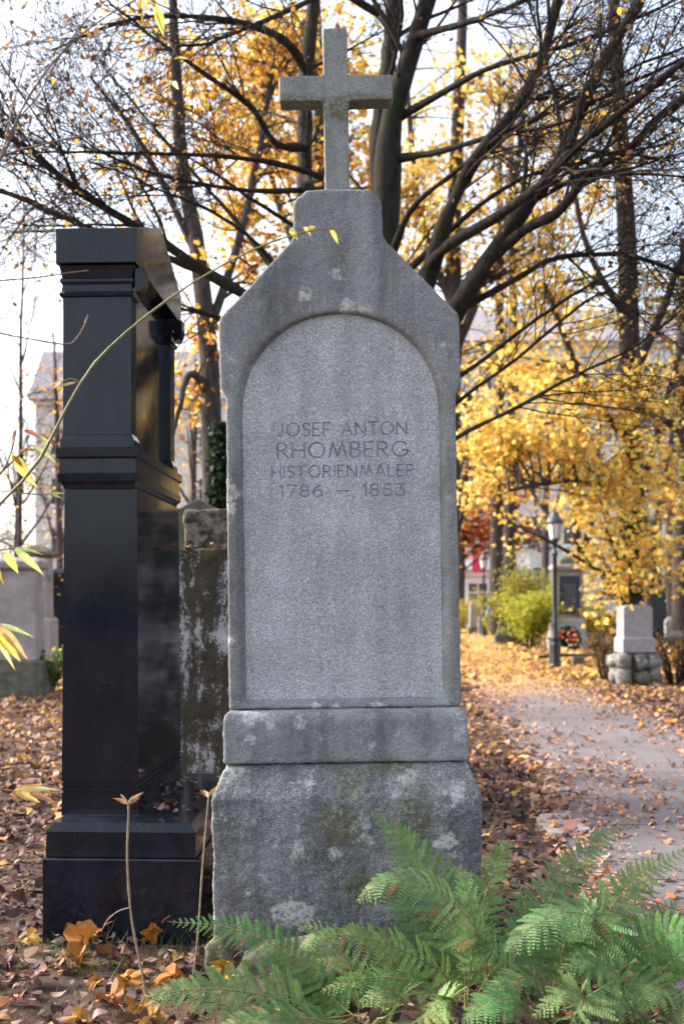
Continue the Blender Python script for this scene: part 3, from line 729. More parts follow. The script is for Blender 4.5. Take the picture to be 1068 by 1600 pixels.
# ------------------------------------------------------------------ the big many-stemmed tree behind the stone
D0 = 8.6
TR = empty('hornbeam_tree', (at(590, 940, D0).x, D0, 0))
tag(TR, 'large dark many-stemmed tree with mossy spreading limbs behind the gravestone', 'tree')
def rel(P): return P-np.array(TR.location)
limbs = {
 'trunk': [(596, 1220, 120, D0), (594, 1000, 96, D0), (592, 760, 90, D0), (600, 520, 72, D0), (606, 330, 56, D0), (612, 190, 50, D0-.1), (650, 60, 40, D0-.2), (690, -70, 32, D0-.4)],
 'tr2': [(604, 420, 50, D0), (590, 250, 38, D0+.2), (606, 110, 36, D0+.3), (616, 0, 32, D0+.3), (620, -120, 26, D0+.3)],
 'L2': [(585, 860, 70, D0), (530, 600, 50, D0+.3), (486, 380, 38, D0+.5), (476, 230, 36, D0+.6), (482, 90, 33, D0+.6), (500, -90, 26, D0+.6)],
 'A': [(605, 840, 70, D0), (640, 560, 48, D0-.4), (679, 400, 40, D0-.7), (704, 325, 35, D0-.8), (744, 250, 32, D0-.9), (794, 190, 29, D0-1), (834, 125, 27, D0-1), (864, 50, 25, D0-1.1), (890, -60, 22, D0-1.1)],
 'B': [(610, 860, 80, D0), (660, 620, 62, D0-.4), (715, 480, 52, D0-.8), (769, 400, 46, D0-1), (814, 330, 40, D0-1.1), (850, 285, 34, D0-1.2), (884, 225, 31, D0-1.2), (914, 150, 30, D0-1.3), (949, 85, 28, D0-1.4), (1000, 0, 25, D0-1.5), (1040, -80, 20, D0-1.5)],
 'C': [(660, 430, 30, D0-.6), (699, 385, 27, D0-.9), (774, 342, 25, D0-1.2), (854, 285, 24, D0-1.5), (894, 240, 23, D0-1.6), (959, 188, 21, D0-1.8), (1034, 128, 20, D0-2), (1120, 70, 17, D0-2.1)],
 'D': [(775, 395, 30, D0-1), (824, 356, 25, D0-1.2), (874, 330, 22, D0-1.4), (924, 270, 20, D0-1.5), (984, 225, 19, D0-1.7), (1034, 180, 18, D0-1.8), (1110, 120, 15, D0-1.9)],
 'E': [(722, 481, 22, D0-.8), (796, 442, 14, D0-.9), (850, 413, 13, D0-1), (902, 400, 12, D0-1), (990, 403, 11, D0-1.2), (1068, 432, 10, D0-1.3), (1120, 460, 7, D0-1.3)],
 'F': [(600, 640, 50, D0), (500, 530, 34, D0-.3), (385, 462, 26, D0-.5), (320, 425, 25, D0-.6), (260, 385, 24, D0-.7), (200, 348, 21, D0-.8), (120, 298, 19, D0-.9), (75, 260, 17, D0-1), (40, 228, 15, D0-1), (0, 210, 14, D0-1.1), (-60, 190, 10, D0-1.1)],
 'G': [(420, 480, 24, D0-.2), (330, 432, 20, D0-.2), (268, 406, 19, D0-.2), (190, 380, 17, D0-.2), (115, 350, 15, D0-.2), (50, 319, 14, D0-.2), (0, 298, 13, D0-.2), (-60, 280, 9, D0-.2)],
 'H': [(450, 545, 22, D0+.2), (400, 520, 15, D0), (343, 500, 13, D0), (281, 488, 9, D0), (220, 470, 6, D0), (160, 440, 4, D0)],
 'I': [(610, 640, 26, D0), (722, 585, 12, D0-.4), (820, 512, 10, D0-.6), (900, 455, 8, D0-.7), (960, 420, 5, D0-.8), (1010, 380, 3, D0-.9)],
 'J': [(605, 720, 26, D0), (720, 622, 11, D0-.4), (800, 562, 9, D0-.6), (910, 470, 7, D0-.8), (970, 425, 4, D0-.9)],
 'K': [(600, 770, 26, D0), (714, 684, 12, D0-.5), (800, 641, 10, D0-.7), (900, 590, 8, D0-.9), (985, 555, 6, D0-1), (1068, 500, 4, D0-1.1)],
 'M': [(478, 280, 24, D0+.4), (500, 276, 17, D0-.1), (420, 252, 13, D0-.4), (320, 240, 10, D0-.6), (200, 235, 8, D0-.8), (80, 231, 5, D0-.9), (0, 236, 3, D0-1)],
 'N': [(600, 330, 26, D0), (520, 300, 18, D0-.3), (410, 300, 12, D0-.5), (290, 285, 9, D0-.7), (180, 255, 6, D0-.9), (90, 215, 3, D0-1)],
 'O': [(478, 230, 24, D0+.5), (430, 225, 16, D0+.2), (390, 170, 14, D0), (330, 130, 11, D0-.2), (250, 80, 9, D0-.4), (170, 20, 6, D0-.5), (120, -40, 4, D0-.6)],
 'P': [(480, 110, 26, D0+.5), (440, 60, 18, D0+.2), (360, 30, 14, D0), (260, 20, 10, D0-.3), (170, 35, 7, D0-.6), (80, 70, 4, D0-.8)],
 'Q': [(612, 190, 26, D0), (680, 150, 16, D0-.4), (760, 105, 13, D0-.8), (850, 80, 11, D0-1), (960, 40, 9, D0-1.2), (1070, -10, 6, D0-1.3)],
 'R': [(608, 250, 26, D0), (690, 235, 15, D0-.4), (780, 205, 12, D0-.8), (880, 160, 10, D0-1.1), (980, 105, 8, D0-1.3), (1090, 60, 6, D0-1.5)],
 'S': [(604, 420, 26, D0), (640, 330, 15, D0-.4), (700, 275, 12, D0-.8), (780, 215, 10, D0-1), (850, 195, 8, D0-1.2), (950, 150, 6, D0-1.4), (1060, 110, 4, D0-1.5)],
 'T': [(640, 420, 20, D0-.3), (720, 345, 12, D0-.7), (800, 290, 10, D0-.9), (840, 272, 9, D0-1), (930, 250, 7, D0-1.2), (1030, 240, 5, D0-1.4)],
 'U': [(560, 600, 30, D0), (440, 440, 15, D0), (370, 350, 11, D0+.1), (300, 270, 9, D0+.2), (220, 180, 7, D0+.3), (150, 100, 4, D0+.4)],
 'V': [(590, 20, 20, D0), (520, -10, 14, D0-.4), (430, 25, 11, D0-.8), (330, 60, 8, D0-1.1), (240, 70, 5, D0-1.3)],
 'W': [(500, 500, 20, D0-.2), (400, 380, 10, D0-.5), (330, 330, 8, D0-.8), (260, 300, 6, D0-1), (150, 250, 4, D0-1.2)],
 'X': [(640, 60, 22, D0-.2), (730, 30, 14, D0-.7), (830, -10, 10, D0-1)],
}
twigs = []; sub = []; tips = []
for nm, pts in limbs.items():
    P, R = limb3(pts, 26, .006 if pts[0][2] > 40 else .012); R = R*(.64 if nm not in ('trunk', 'L2', 'tr2') else .72)*(1+.10*RNG.normal(size=26)*(np.arange(26) > 1))
    V, Fq = tubes_np([(rel(P), R)], 10 if pts[0][2] > 40 else 8)
    link('trunk' if nm == 'trunk' else 'limb', mesh_np('limb', V, Fq, smooth=True), M_bark, TR)
    ns = 9 if nm in ('trunk', 'tr2', 'L2') else 10 if nm in 'QRSTXABCD' else 15
    for k in range(ns):
        t = RNG.uniform(.35, .98)
        Ps, Rs = sprout(P, R, t, RNG.uniform(.7, 1.9), RNG.uniform(.5, 1.0), 9, up=RNG.uniform(-.15, .25), rk=.34, wob=.10)
        sub.append((Ps, Rs))
        for j in range(10):
            Pt, Rt = sprout(Ps, Rs, RNG.uniform(.15, 1), RNG.uniform(.25, .75), RNG.uniform(.45, .95), 6, up=RNG.uniform(-.1, .25), rk=.55, wob=.13)
            twigs.append((Pt, Rt))
            for q in range(5):
                Pu, Ru = sprout(Pt, Rt, RNG.uniform(.1, 1), RNG.uniform(.08, .3), RNG.uniform(.45, 1.0), 4, up=.05, rk=.6, rmin=.0016)
                twigs.append((Pu, Ru)); tips.append(Pu[-1])
V, Fq = tubes_np([(rel(p_), r_) for p_, r_ in sub], 6); link('branches', mesh_np('branches', V, Fq, smooth=True), M_bark, TR)['kind'] = 'stuff'
V, Fq = tubes_np([(rel(p_), r_) for p_, r_ in twigs], 3); link('twigs', mesh_np('twigs', V, Fq), M_twig, TR)['kind'] = 'stuff'
tips = np.array(tips); sel = tips[RNG.random(len(tips)) < .22]
link('dry_leaves', leaves_mesh('dry_leaves', rel(sel), RNG.uniform(.03, .06, len(sel)), pal(len(sel), DRY+[(.5, .28, .05, 2)]), 'ovate'), M_leaf, TR)['kind'] = 'stuff'

# ------------------------------------------------------------------ leafy trees further back
def crown_tree(name, label, stems, blobs, palette, leaf=.11, bark=M_bark2, per=46, branches=True, kind='maple', spread=.20, group=None, cat='tree', crown='crown', twn=7, gaps=()):
    """stems: lists of (px, py, w, d); blobs: (px, py, d, rx px, ry px, n sprays)"""
    b0 = stems[0][0]; base = np.array([*at(b0[0], HOR, b0[3])]); base[2] = 0
    e = empty(name, tuple(base)); tag(e, label, cat, group)
    SP = []
    for k, s_ in enumerate(stems):
        P, R = limb3(s_, 18, .02); SP.append((P, R))
        V, Fq = tubes_np([(P-base, R)], 9); link('trunk' if k == 0 else 'limb', mesh_np('limb', V, Fq, smooth=True), bark, e)
    allP = np.concatenate([p_ for p_, r_ in SP]); allR = np.concatenate([r_ for p_, r_ in SP])
    br = []; tw = []; lp = []
    for (px, py, d, rx, ry, n) in blobs:
        c = np.array(at(px, py, d)); sx, sz = rx*d/F, ry*d/F
        for k in range(n):
            q = RNG.normal(0, .5, 3); tgt = c+np.array([q[0]*sx, q[1]*max(sx, .8)*.8, q[2]*sz])
            if tgt[2] < .25: tgt[2] = .25+RNG.random()*.3
            below = allP[:, 2] < tgt[2]+.2; dd = np.linalg.norm(allP-tgt, axis=1)+np.where(below, 0, 4)
            i = RNG.choice(np.argsort(dd)[:4]); p0 = allP[i]; v = tgt-p0; L = np.linalg.norm(v)
            mid = p0+v*.5+UP*L*.10+RNG.normal(0, .05*L, 3); tt = np.linspace(0, 1, 8)[:, None]
            P = (1-tt)**2*p0+2*tt*(1-tt)*mid+tt**2*tgt
            R = np.linspace(min(allR[i]*.55, .012+.012*L), .004, 8); br.append((P, R))
            for j in range(twn):
                Pt, Rt = sprout(P, R, RNG.uniform(.45, 1), RNG.uniform(.25, .7)*spread*5, RNG.uniform(.4, .9), 5, up=-.05, rk=.6, rmin=.003); tw.append((Pt, Rt))
                m_ = max(1, int(per/twn)); f = RNG.uniform(.15, 1, m_)*3.99; ii_ = f.astype(int)
                a = Pt[ii_]+(Pt[np.minimum(ii_+1, 4)]-Pt[ii_])*(f-ii_)[:, None]
                lp.append(a+RNG.normal(0, 1, (m_, 3))*np.array([spread, spread, spread*.42]))
    V, Fq = tubes_np([(p_-base, r_) for p_, r_ in br], 5); link('branches', mesh_np('branches', V, Fq, smooth=True), bark, e)['kind'] = 'stuff'
    V, Fq = tubes_np([(p_-base, r_) for p_, r_ in tw], 3); link('twigs', mesh_np('twigs', V, Fq), M_twig, e)['kind'] = 'stuff'
    if per:
        lp = np.concatenate(lp); lp = lp[lp[:, 2] > .05]
        for x0, x1, z0, z1, keep in gaps:          # thin places in the crown (metres)
            lp = lp[~((lp[:, 0] > x0) & (lp[:, 0] < x1) & (lp[:, 2] > z0) & (lp[:, 2] < z1)) | (RNG.random(len(lp)) < keep)]
        n = len(lp)
        link(crown, leaves_mesh(crown, lp-base, RNG.uniform(.65, 1.15, n)*leaf, pal(n, palette), kind), M_leaf, e)['kind'] = 'stuff'
    return e

crown_tree('maple_tree', 'yellow maple with straight grey trunk wrapped in ivy on the right',
    [[(984, 1010, 46, 19), (984, 900, 38, 19), (983, 700, 34, 19), (981, 550, 32, 19), (976, 380, 30, 19), (966, 240, 26, 19), (955, 80, 22, 19), (950, -100, 16, 19)],
     [(984, 600, 16, 19), (1010, 540, 15, 18.6), (1040, 470, 13, 18.3), (1068, 400, 10, 18), (1100, 330, 7, 18)],
     [(983, 690, 14, 19), (940, 640, 13, 18.7), (905, 580, 12, 18.4), (880, 520, 10, 18.2), (850, 440, 7, 18)],
     [(985, 800, 12, 19), (1020, 700, 10, 18.5), (1060, 560, 8, 18), (1100, 450, 6, 18)],
     [(982, 640, 14, 19), (1030, 650, 12, 18), (1080, 690, 9, 17.5)],
     [(981, 700, 12, 19), (930, 740, 10, 18), (870, 760, 8, 17.5), (800, 780, 5, 17)],
     [(981, 500, 14, 19), (930, 420, 10, 18.6), (900, 330, 8, 18.3), (890, 220, 6, 18)]],
    [(790, 690, 17.5, 70, 60, 15), (880, 700, 18, 75, 70, 16), (960, 760, 17.5, 60, 60, 12), (860, 560, 18.5, 90, 60, 14), (960, 620, 18, 60, 60, 9), (1040, 660, 17.5, 50, 90, 9), (930, 830, 17.5, 50, 40, 7), (1000, 880, 17, 60, 50, 6), (950, 930, 18, 40, 40, 5), (760, 770, 18, 40, 40, 5), (880, 450, 19, 70, 50, 8), (1000, 480, 19, 60, 40, 5), (930, 320, 19, 80, 70, 7), (960, 120, 19, 80, 90, 6)],
    YEL, .11, per=54, spread=.27, gaps=((3.35, 4.15, .3, 3.2, .04), (4.0, 4.7, .3, 2.2, .35), (4.7, 6.3, .3, 1.6, .35)))
crown_tree('maple_tree', 'golden leafed tree close behind the dark spreading limbs',
    [[(700, 1010, 34, 24), (702, 850, 30, 24), (706, 600, 28, 24), (708, 350, 24, 24), (716, 100, 18, 24), (720, -100, 12, 24)],
     [(706, 560, 16, 24), (760, 430, 13, 24), (800, 300, 10, 23.6), (820, 160, 7, 23.3)],
     [(706, 480, 14, 24), (660, 350, 12, 24), (640, 200, 9, 24), (630, 60, 6, 24)]],
    [(770, 500, 24, 70, 90, 20), (720, 380, 24, 80, 70, 22), (660, 270, 24, 60, 70, 18), (770, 260, 24, 80, 70, 22), (850, 380, 23, 70, 60, 16), (700, 150, 24, 80, 70, 15), (820, 130, 24, 80, 60, 13), (900, 230, 24, 70, 70, 11), (640, 420, 24, 50, 60, 8), (740, 640, 24, 40, 60, 6)],
    YEL, .12, per=34, spread=.30)
crown_tree('maple_tree', 'thin orange leafed tree behind the black monument on the left',
    [[(338, 1040, 40, 14), (336, 900, 36, 14), (332, 700, 33, 14), (326, 540, 30, 14), (308, 380, 26, 14), (290, 270, 22, 14), (278, 130, 18, 14), (270, -60, 12, 14)],
     [(330, 620, 16, 14), (300, 585, 12, 13.7), (285, 640, 8, 13.5), (278, 700, 5, 13.4)],
     [(326, 520, 16, 14), (370, 380, 13, 14.2), (400, 240, 10, 14.4), (420, 100, 7, 14.6)],
     [(308, 400, 14, 14), (260, 300, 11, 14), (200, 200, 8, 14), (140, 120, 5, 14)]],
    [(390, 330, 15, 70, 80, 13), (300, 200, 15, 90, 60, 9), (410, 150, 15, 70, 70, 13), (330, 520, 14, 30, 70, 6), (250, 90, 15, 80, 60, 6), (440, 60, 15, 60, 50, 8), (300, 640, 14, 30, 60, 4), (420, 430, 15, 40, 40, 7), (200, 300, 15, 60, 50, 3), (480, 230, 15, 40, 80, 6)],
    ORA+YEL[:2], .095, per=34, twn=8)
crown_tree('maple_tree', 'amber leafed tree seen between the cross and the black monument',
    [[(505, 1010, 30, 21), (505, 700, 27, 21), (500, 400, 24, 21), (496, 150, 18, 21), (490, -80, 12, 21)], [(502, 480, 14, 21), (440, 330, 11, 21), (400, 180, 8, 21)]],
    [(430, 250, 21, 60, 60, 11), (470, 120, 21, 60, 60, 9), (560, 100, 21, 60, 70, 8), (420, 80, 21, 60, 60, 14), (380, 230, 21, 60, 60, 9), (300, 90, 21, 60, 60, 6), (560, 330, 21, 40, 60, 6), (572, 230, 21, 30, 60, 12), (640, 330, 21, 50, 60, 9), (350, 150, 21, 60, 60, 5)],
    ORA+YEL, .13, per=40, spread=.24)
crown_tree('beech_tree', 'rust red leafed tree above the low white house',
    [[(718, 985, 14, 50), (720, 860, 13, 50), (726, 760, 10, 50), (730, 650, 6, 50)]],
    [(735, 830, 50, 40, 40, 10), (770, 790, 50, 40, 40, 8), (800, 840, 50, 40, 30, 7)], [(.42, .12, .035, 4), (.55, .2, .04, 2), (.3, .07, .03, 2)], .22, per=50, spread=.5)
for i, (px, d, top, wd, lab) in enumerate(((775, 36, 300, 20, 'left one of the two straight dark trunks above the yellow-green shrub'), (796, 37, 260, 20, 'right one of the two straight dark trunks above the yellow-green shrub'))):
    crown_tree('tree', lab, [[(px, 985, wd+4, d), (px, 800, wd, d), (px+4, 600, wd*.8, d), (px+2, top, wd*.5, d), (px, top-200, 4, d)]],
        [(px-20+40*i, 720, d, 60, 50, 8), (px, 560, d, 60, 60, 5)], ORA, .17, per=34, spread=.35)
crown_tree('maple_tree', 'slender yellow leafed tree with forked trunks behind the memorial',
    [[(905, 985, 18, 40), (900, 860, 16, 40), (893, 760, 13, 40), (880, 640, 8, 40)], [(903, 900, 13, 40), (925, 800, 11, 40), (935, 700, 8, 40), (940, 600, 5, 40)]],
    [(900, 780, 40, 50, 50, 9), (920, 900, 38, 35, 50, 7), (870, 700, 40, 50, 50, 6)], YEL, .17, per=34, spread=.35)
crown_tree('tree', 'dark forked tree at the right edge beyond the obelisk gravestone',
    [[(1060, 985, 26, 30), (1062, 820, 24, 30), (1064, 600, 20, 30), (1070, 380, 14, 30)], [(1012, 985, 17, 28), (1016, 880, 15, 28), (1026, 800, 12, 28), (1046, 700, 8, 28)], [(1016, 880, 10, 28), (1004, 790, 8, 28), (1000, 690, 5, 28)]],
    [(1030, 780, 28, 50, 80, 9), (1050, 560, 29, 50, 70, 6)], ORA+YEL, .13, per=24, spread=.3)
# bare trees and thickets
def bare(label, px, d, top, w_, n, spreadpx, lean=0, per=4, palette=DRY, base=985, grp='bare trees in the background'):
    st = [[(px, base, w_, d), (px+lean*.3, (base+top)/2, w_*.75, d), (px+lean, top, w_*.25, d)]]
    for k in range(5):
        y0 = base-(base-top)*RNG.uniform(.25, .7); x0 = px+lean*.4; dx = RNG.uniform(-1, 1)*spreadpx; 
        st.append([(x0, y0, w_*.5, d), (x0+dx*.5, y0-spreadpx*.7, w_*.35, d+RNG.normal(0, .4)), (x0+dx, y0-spreadpx*1.6, w_*.15, d+RNG.normal(0, .6))])
    h = base-top
    return crown_tree('bare_tree', label, st, [(px+lean, top+h*.15, d, spreadpx, h*.25, n), (px+lean*.6, top+h*.45, d, spreadpx*1.1, h*.25, n), (px, top+h*.65, d, spreadpx, h*.2, n//2)], palette, .06*d/14, per=per, bark=M_barkfar, spread=.16*d/14, twn=9, kind='ovate', group=grp)
bare('slender bare tree at the left edge above the sandstone gravestone', 30, 18, 300, 8, 18, 60, 15, 6, ORA)
bare('small bare reddish tree behind the left edge gravestones', 25, 24, 640, 10, 22, 70, 10, 8)
bare('distant bare tree left of the black monument', 95, 40, 520, 12, 18, 60, -10, 10, ORA)
bare('distant bare tree between the black monument and the gravestone', 300, 38, 560, 12, 26, 60, 5, 12, ORA)
bare('bare purple-brown tree right behind the gravestone', 706, 34, 560, 14, 20, 60, 5, 8, ORA)
bare('bare tree far right behind the maple', 1045, 44, 560, 15, 20, 70, 5, 10, ORA)
bare('bare tree in the far middle behind the maple', 850, 46, 560, 14, 20, 80, 5, 12, YEL)

# ivy
def ivy(label, px, d, y0, y1, w_, n):
    e = empty('ivy', (at(px, HOR, d).x, d, 0)); tag(e, label, 'ivy')
    ys_ = RNG.uniform(y1, y0, n); z = CAMZ-(ys_-HOR)*d/F; a = RNG.uniform(0, 2*PI, n)
    k = 1-.45*np.abs((ys_-(y0+y1)/2)/((y0-y1)/2))**2
    r = (w_/2*d/F)*k*RNG.uniform(.55, 1.1, n)
    pos = np.stack([np.cos(a)*r, np.sin(a)*r, z], -1)
    link('foliage', leaves_mesh('ivy', pos, RNG.uniform(.05, .10, n), pal(n, [(.02, .045, .018, 3), (.035, .065, .025, 2), (.015, .03, .02, 2)]), 'maple'), M_green, e)['kind'] = 'stuff'
    V, Fq = tubes_np([(np.array([[.1*math.sin(k*2), .1*math.cos(k*2), q] for q in np.linspace(0, max(z), 8)]), np.full(8, .02)) for k in range(3)], 5)
    link('stem', mesh_np('stem', V, Fq), M_bark2, e)
ivy('dark ivy wrapped round the trunk of the right hand maple', 984, 18.9, 960, 780, 44, 900)
ivy('dark green ivy column on a trunk right of the black monument', 343, 13.7, 860, 660, 34, 1100)

# shrubs
def shrub(label, px, base_y, d, rx, h, n, palette, leaf, stems=14, bark=M_twig, tall=1.0, dens=1.0):
    e = empty('shrub', (at(px, HOR, d).x, d, 0)); tag(e, label, 'shrub')
    st = []; lp = []
    for k in range(stems):
        a = RNG.uniform(0, 2*PI); r = rx*math.sqrt(RNG.random()); hh = h*RNG.uniform(.6, 1)*(1-.25*(r/rx)**2)
        tip_ = np.array([math.cos(a)*r, math.sin(a)*r*.8, hh]); b_ = tip_*np.array([.25, .25, 0]); b_[2] = -.03; mid = (b_+tip_)/2+np.array([0, 0, h*.15])
        tt = np.linspace(0, 1, 8)[:, None]; P = (1-tt)**2*b_+2*tt*(1-tt)*mid+tt**2*tip_
        R = np.linspace(.014, .003, 8); st.append((P, R))
        for j in range(9):
            Pt, Rt = sprout(P, R, RNG.uniform(.2, 1), RNG.uniform(.15, .4)*h*.6, RNG.uniform(.5, 1), 5, up=.05, rmin=.002); st.append((Pt, Rt))
            m_ = int(n/stems/9); q = RNG.uniform(0, 3.99, m_); ii_ = q.astype(int)
            lp.append(Pt[ii_]+(Pt[ii_+1]-Pt[ii_])*(q-ii_)[:, None]+RNG.normal(0, .05*h, (m_, 3)))
    V, Fq = tubes_np(st, 4); link('stems', mesh_np('stems', V, Fq), bark, e)['kind'] = 'stuff'
    if n:
        lp = np.concatenate(lp); lp = lp[lp[:, 2] > .02]
        link('foliage', leaves_mesh('foliage', lp, RNG.uniform(.6, 1.2, len(lp))*leaf, pal(len(lp), palette), 'ovate'), M_leaf, e)['kind'] = 'stuff'
shrub('bushy yellow-green shrub beside the near street lamp', 824, 1010, 30.5, 1.1, 2.0, 5200, LIM, .10, 26)
shrub('taller loose yellow-green shrub behind the bushy one', 808, 1000, 34, 1.25, 3.1, 4600, LIM+[(.35, .22, .08, 3)], .11, 26)
shrub('small pale green shrub by the farther street lamp', 775, 995, 40, .55, 1.0, 1000, LIM, .10, 12)
shrub('yellow hedge bush at the far end beside the gravestone edge', 728, 985, 46, .9, 1.7, 1600, [(.5, .4, .06, 3), (.4, .3, .05, 2)], .12, 14)
shrub('yellow shrub to the right of the memorial', 925, 1005, 31, .7, 1.8, 1600, LIM+YEL, .11, 14)
BRN = [(.16, .10, .055, 3), (.26, .16, .07, 2), (.10, .07, .045, 2), (.45, .24, .05, .8)]
shrub('dry brown shrub on the left of the pale pink gravestone', 948, 1060, 18.2, .38, 1.05, 1500, BRN, .05, 26)
shrub('dry brown shrub on the right of the pale pink gravestone', 1058, 1064, 17.6, .55, 1.15, 2000, BRN, .05, 30)
shrub('low green leafy shrub left of the black monument', 72, 1075, 15.5, .42, .75, 1300, [(.06, .12, .035, 3), (.10, .17, .04, 2), (.5, .4, .05, .8)], .075, 14)

# wreath on the memorial
q = at(890, 1010, 29.6); WR = empty('wreath', (q.x, 29.75, 0)); tag(WR, 'round flower wreath of red, orange and white blooms against the memorial', 'wreath')
n = 700; a = RNG.uniform(0, 2*PI, n); r = RNG.uniform(.05, .36, n); pos = np.stack([r*np.cos(a), RNG.uniform(-.05, .05, n)+.05, .34+r*np.sin(a)], -1); pos = pos[pos[:, 2] > .01]
link('greenery', leaves_mesh('greenery', pos, .11, pal(len(pos), [(.02, .06, .025, 3), (.03, .08, .03, 2)]), 'ovate'), M_green, WR)['kind'] = 'stuff'
fc = [plain('red_bloom', (.55, .05, .03), .7), plain('orange_bloom', (.70, .20, .03), .7), plain('white_bloom', (.7, .62, .6), .7)]
bm_ = bmesh.new(); bmesh.ops.create_icosphere(bm_, subdivisions=1, radius=.045)
for v in bm_.verts: v.co *= 1+.3*math.sin(v.index*2.4)
bmes = []
for f_ in fc:
    me = bpy.data.meshes.new('bloom'); bm_.to_mesh(me); me.materials.append(f_); bmes.append(me)
for k in range(26):
    a = RNG.uniform(0, 2*PI); r = .3*math.sqrt(RNG.random())
    o = link('bloom', bmes[RNG.choice(3, p=[.4, .3, .3])], None, WR); o.location = (r*math.cos(a), -.06, .36+r*math.sin(a)*.9); o.rotation_euler = RNG.uniform(0, 3, 3)

# ------------------------------------------------------------------ fallen leaves
def clear_of_stones(x, y):
    ok = ~((np.abs(x-.03) < .56) & (y > 3.97) & (y < 4.65))
    ok &= ~((x > -1.30) & (x < -.57) & (y > 4.25) & (y < 5.65))
    ok &= ~((x > -1.15) & (x < .12) & (y > 6.98) & (y < 8.0))
    ok &= ~((x > 4.6) & (x < 5.65) & (y > 17.0) & (y < 17.7))
    return ok
LV, LC, LS = [], [], []
for (y0, y1, n, s0, s1) in ((2.6, 5.2, 7500, .032, .068), (5.2, 9, 13000, .034, .068), (9, 17, 21000, .045, .082), (17, 30, 26000, .07, .12), (30, 60, 15000, .10, .2)):
    y = np.sqrt(RNG.uniform(y0**2, y1**2, n)); x = RNG.uniform(-1, 1, n)*(.40*y+1.2)
    L_, R_ = pl(y), pr(y)
    inp = np.minimum(x-L_, R_-x)                      # >0 inside the path
    wob = np.array([mnoise.noise(Vector((a*1.1, b*.8, 2)))+.5*mnoise.noise(Vector((a*3, b*2.5, 7))) for a, b in zip(x, y)])
    pk = np.where(inp < 0, 1.0, np.clip(.95-inp*.92+wob*.65, .16, 1))
    far = np.clip((y-14)/6, 0, 1); pk = np.maximum(pk, far*np.clip(.95+.4*wob, .4, 1))
    keep = (RNG.random(n) < pk) & clear_of_stones(x, y); x, y, inp, far, wob = x[keep], y[keep], inp[keep], far[keep], wob[keep]; k = len(x)
    z = np.array([ground_z(a, b) for a, b in zip(x, y)])
    z = np.where(inp > 0, .026, z+.008)+RNG.uniform(0, 1, k)**2*np.where(inp < -.1, .05, .012)
    LV.append(np.stack([x, y, z], -1)); LS.append(RNG.uniform(s0, s1, k)*np.where(inp > .15, .72, 1.05))
    near = pal(k, [(.085, .045, .038, 5), (.14, .078, .062, 4), (.23, .15, .12, 1.6), (.34, .15, .055, .9), (.045, .026, .026, 4), (.46, .24, .06, .4)])
    fr_ = pal(k, [(.62, .34, .07, 4), (.55, .28, .08, 3), (.45, .26, .14, 3), (.68, .45, .13, 2), (.30, .15, .07, 1.5)])
    pth = pal(k, [(.34, .19, .13, 3), (.42, .26, .18, 3), (.48, .22, .06, 1.5), (.22, .12, .09, 2)])
    leftmid = np.clip((y-5.5)/4, 0, 1)*(x < 0)
    mixc = pal(k, [(.42, .20, .07, 2.4), (.24, .135, .10, 4), (.56, .33, .08, 1), (.13, .075, .065, 3)])
    C = np.where((inp > -.15)[:, None], pth, near)
    C = np.where((RNG.random(k) < np.maximum(leftmid, np.clip((y-6)/6, 0, .8)*(inp <= -.15)))[:, None], mixc, C)
    C = np.where((RNG.random(k) < far)[:, None], fr_, C); LC.append(C)
for n, x0, x1, y0, y1, z in ((70, -1.10, .05, 7.01, 7.16, 1.835), (26, -.86, -.60, 4.45, 5.5, .494), (14, -.88, -.84, 4.6, 5.3, .495)):
    LV.append(np.stack([RNG.uniform(x0, x1, n), RNG.uniform(y0, y1, n), z+RNG.random(n)*.02], -1)); LS.append(RNG.uniform(.025, .05, n)); LC.append(pal(n, [(.30, .15, .13, 3), (.38, .22, .17, 2), (.2, .1, .09, 2)]))
P_ = np.concatenate(LV); S_l = np.concatenate(LS)*np.exp(RNG.normal(0, .22, len(P_))); C_l = np.concatenate(LC); mp_ = (RNG.random(len(P_)) < .3) & (P_[:, 1] > 6)
me1 = leaves_mesh('leaf_litter', P_[~mp_], S_l[~mp_], C_l[~mp_], 'ovate', flat=.55); me2 = leaves_mesh('l2', P_[mp_], S_l[mp_]*.95, C_l[mp_], 'maple', flat=.5)
bm = bmesh.new(); bm.from_mesh(me1); bm.from_mesh(me2); bm.to_mesh(me1); bm.free()
link('leaf_litter', me1, M_litter)
st_ = []
for k in range(110):
    y = RNG.uniform(3, 9); x = RNG.uniform(-1, 1)*(.4*y+.6)
    if not clear_of_stones(np.array([x]), np.array([y]))[0]: continue
    a = RNG.uniform(0, 2*PI); L = RNG.uniform(.1, .4); t = np.linspace(-.5, .5, 5); st_.append((np.stack([x+np.cos(a)*L*t+RNG.normal(0, .008, 5), y+np.sin(a)*L*t+RNG.normal(0, .008, 5), .03+.02*RNG.random()+RNG.normal(0, .006, 5)], -1), np.linspace(.003, .0015, 5)))
V, Fq = tubes_np(st_, 5); tag(link('fallen_twigs', mesh_np('fallen_twigs', V, Fq), M_twig), 'thin dead twigs scattered in the leaf litter', 'twigs', kind='stuff')
tag(bpy.data.objects['leaf_litter'], 'brown and yellow fallen leaves covering the ground', 'leaf litter', kind='stuff')

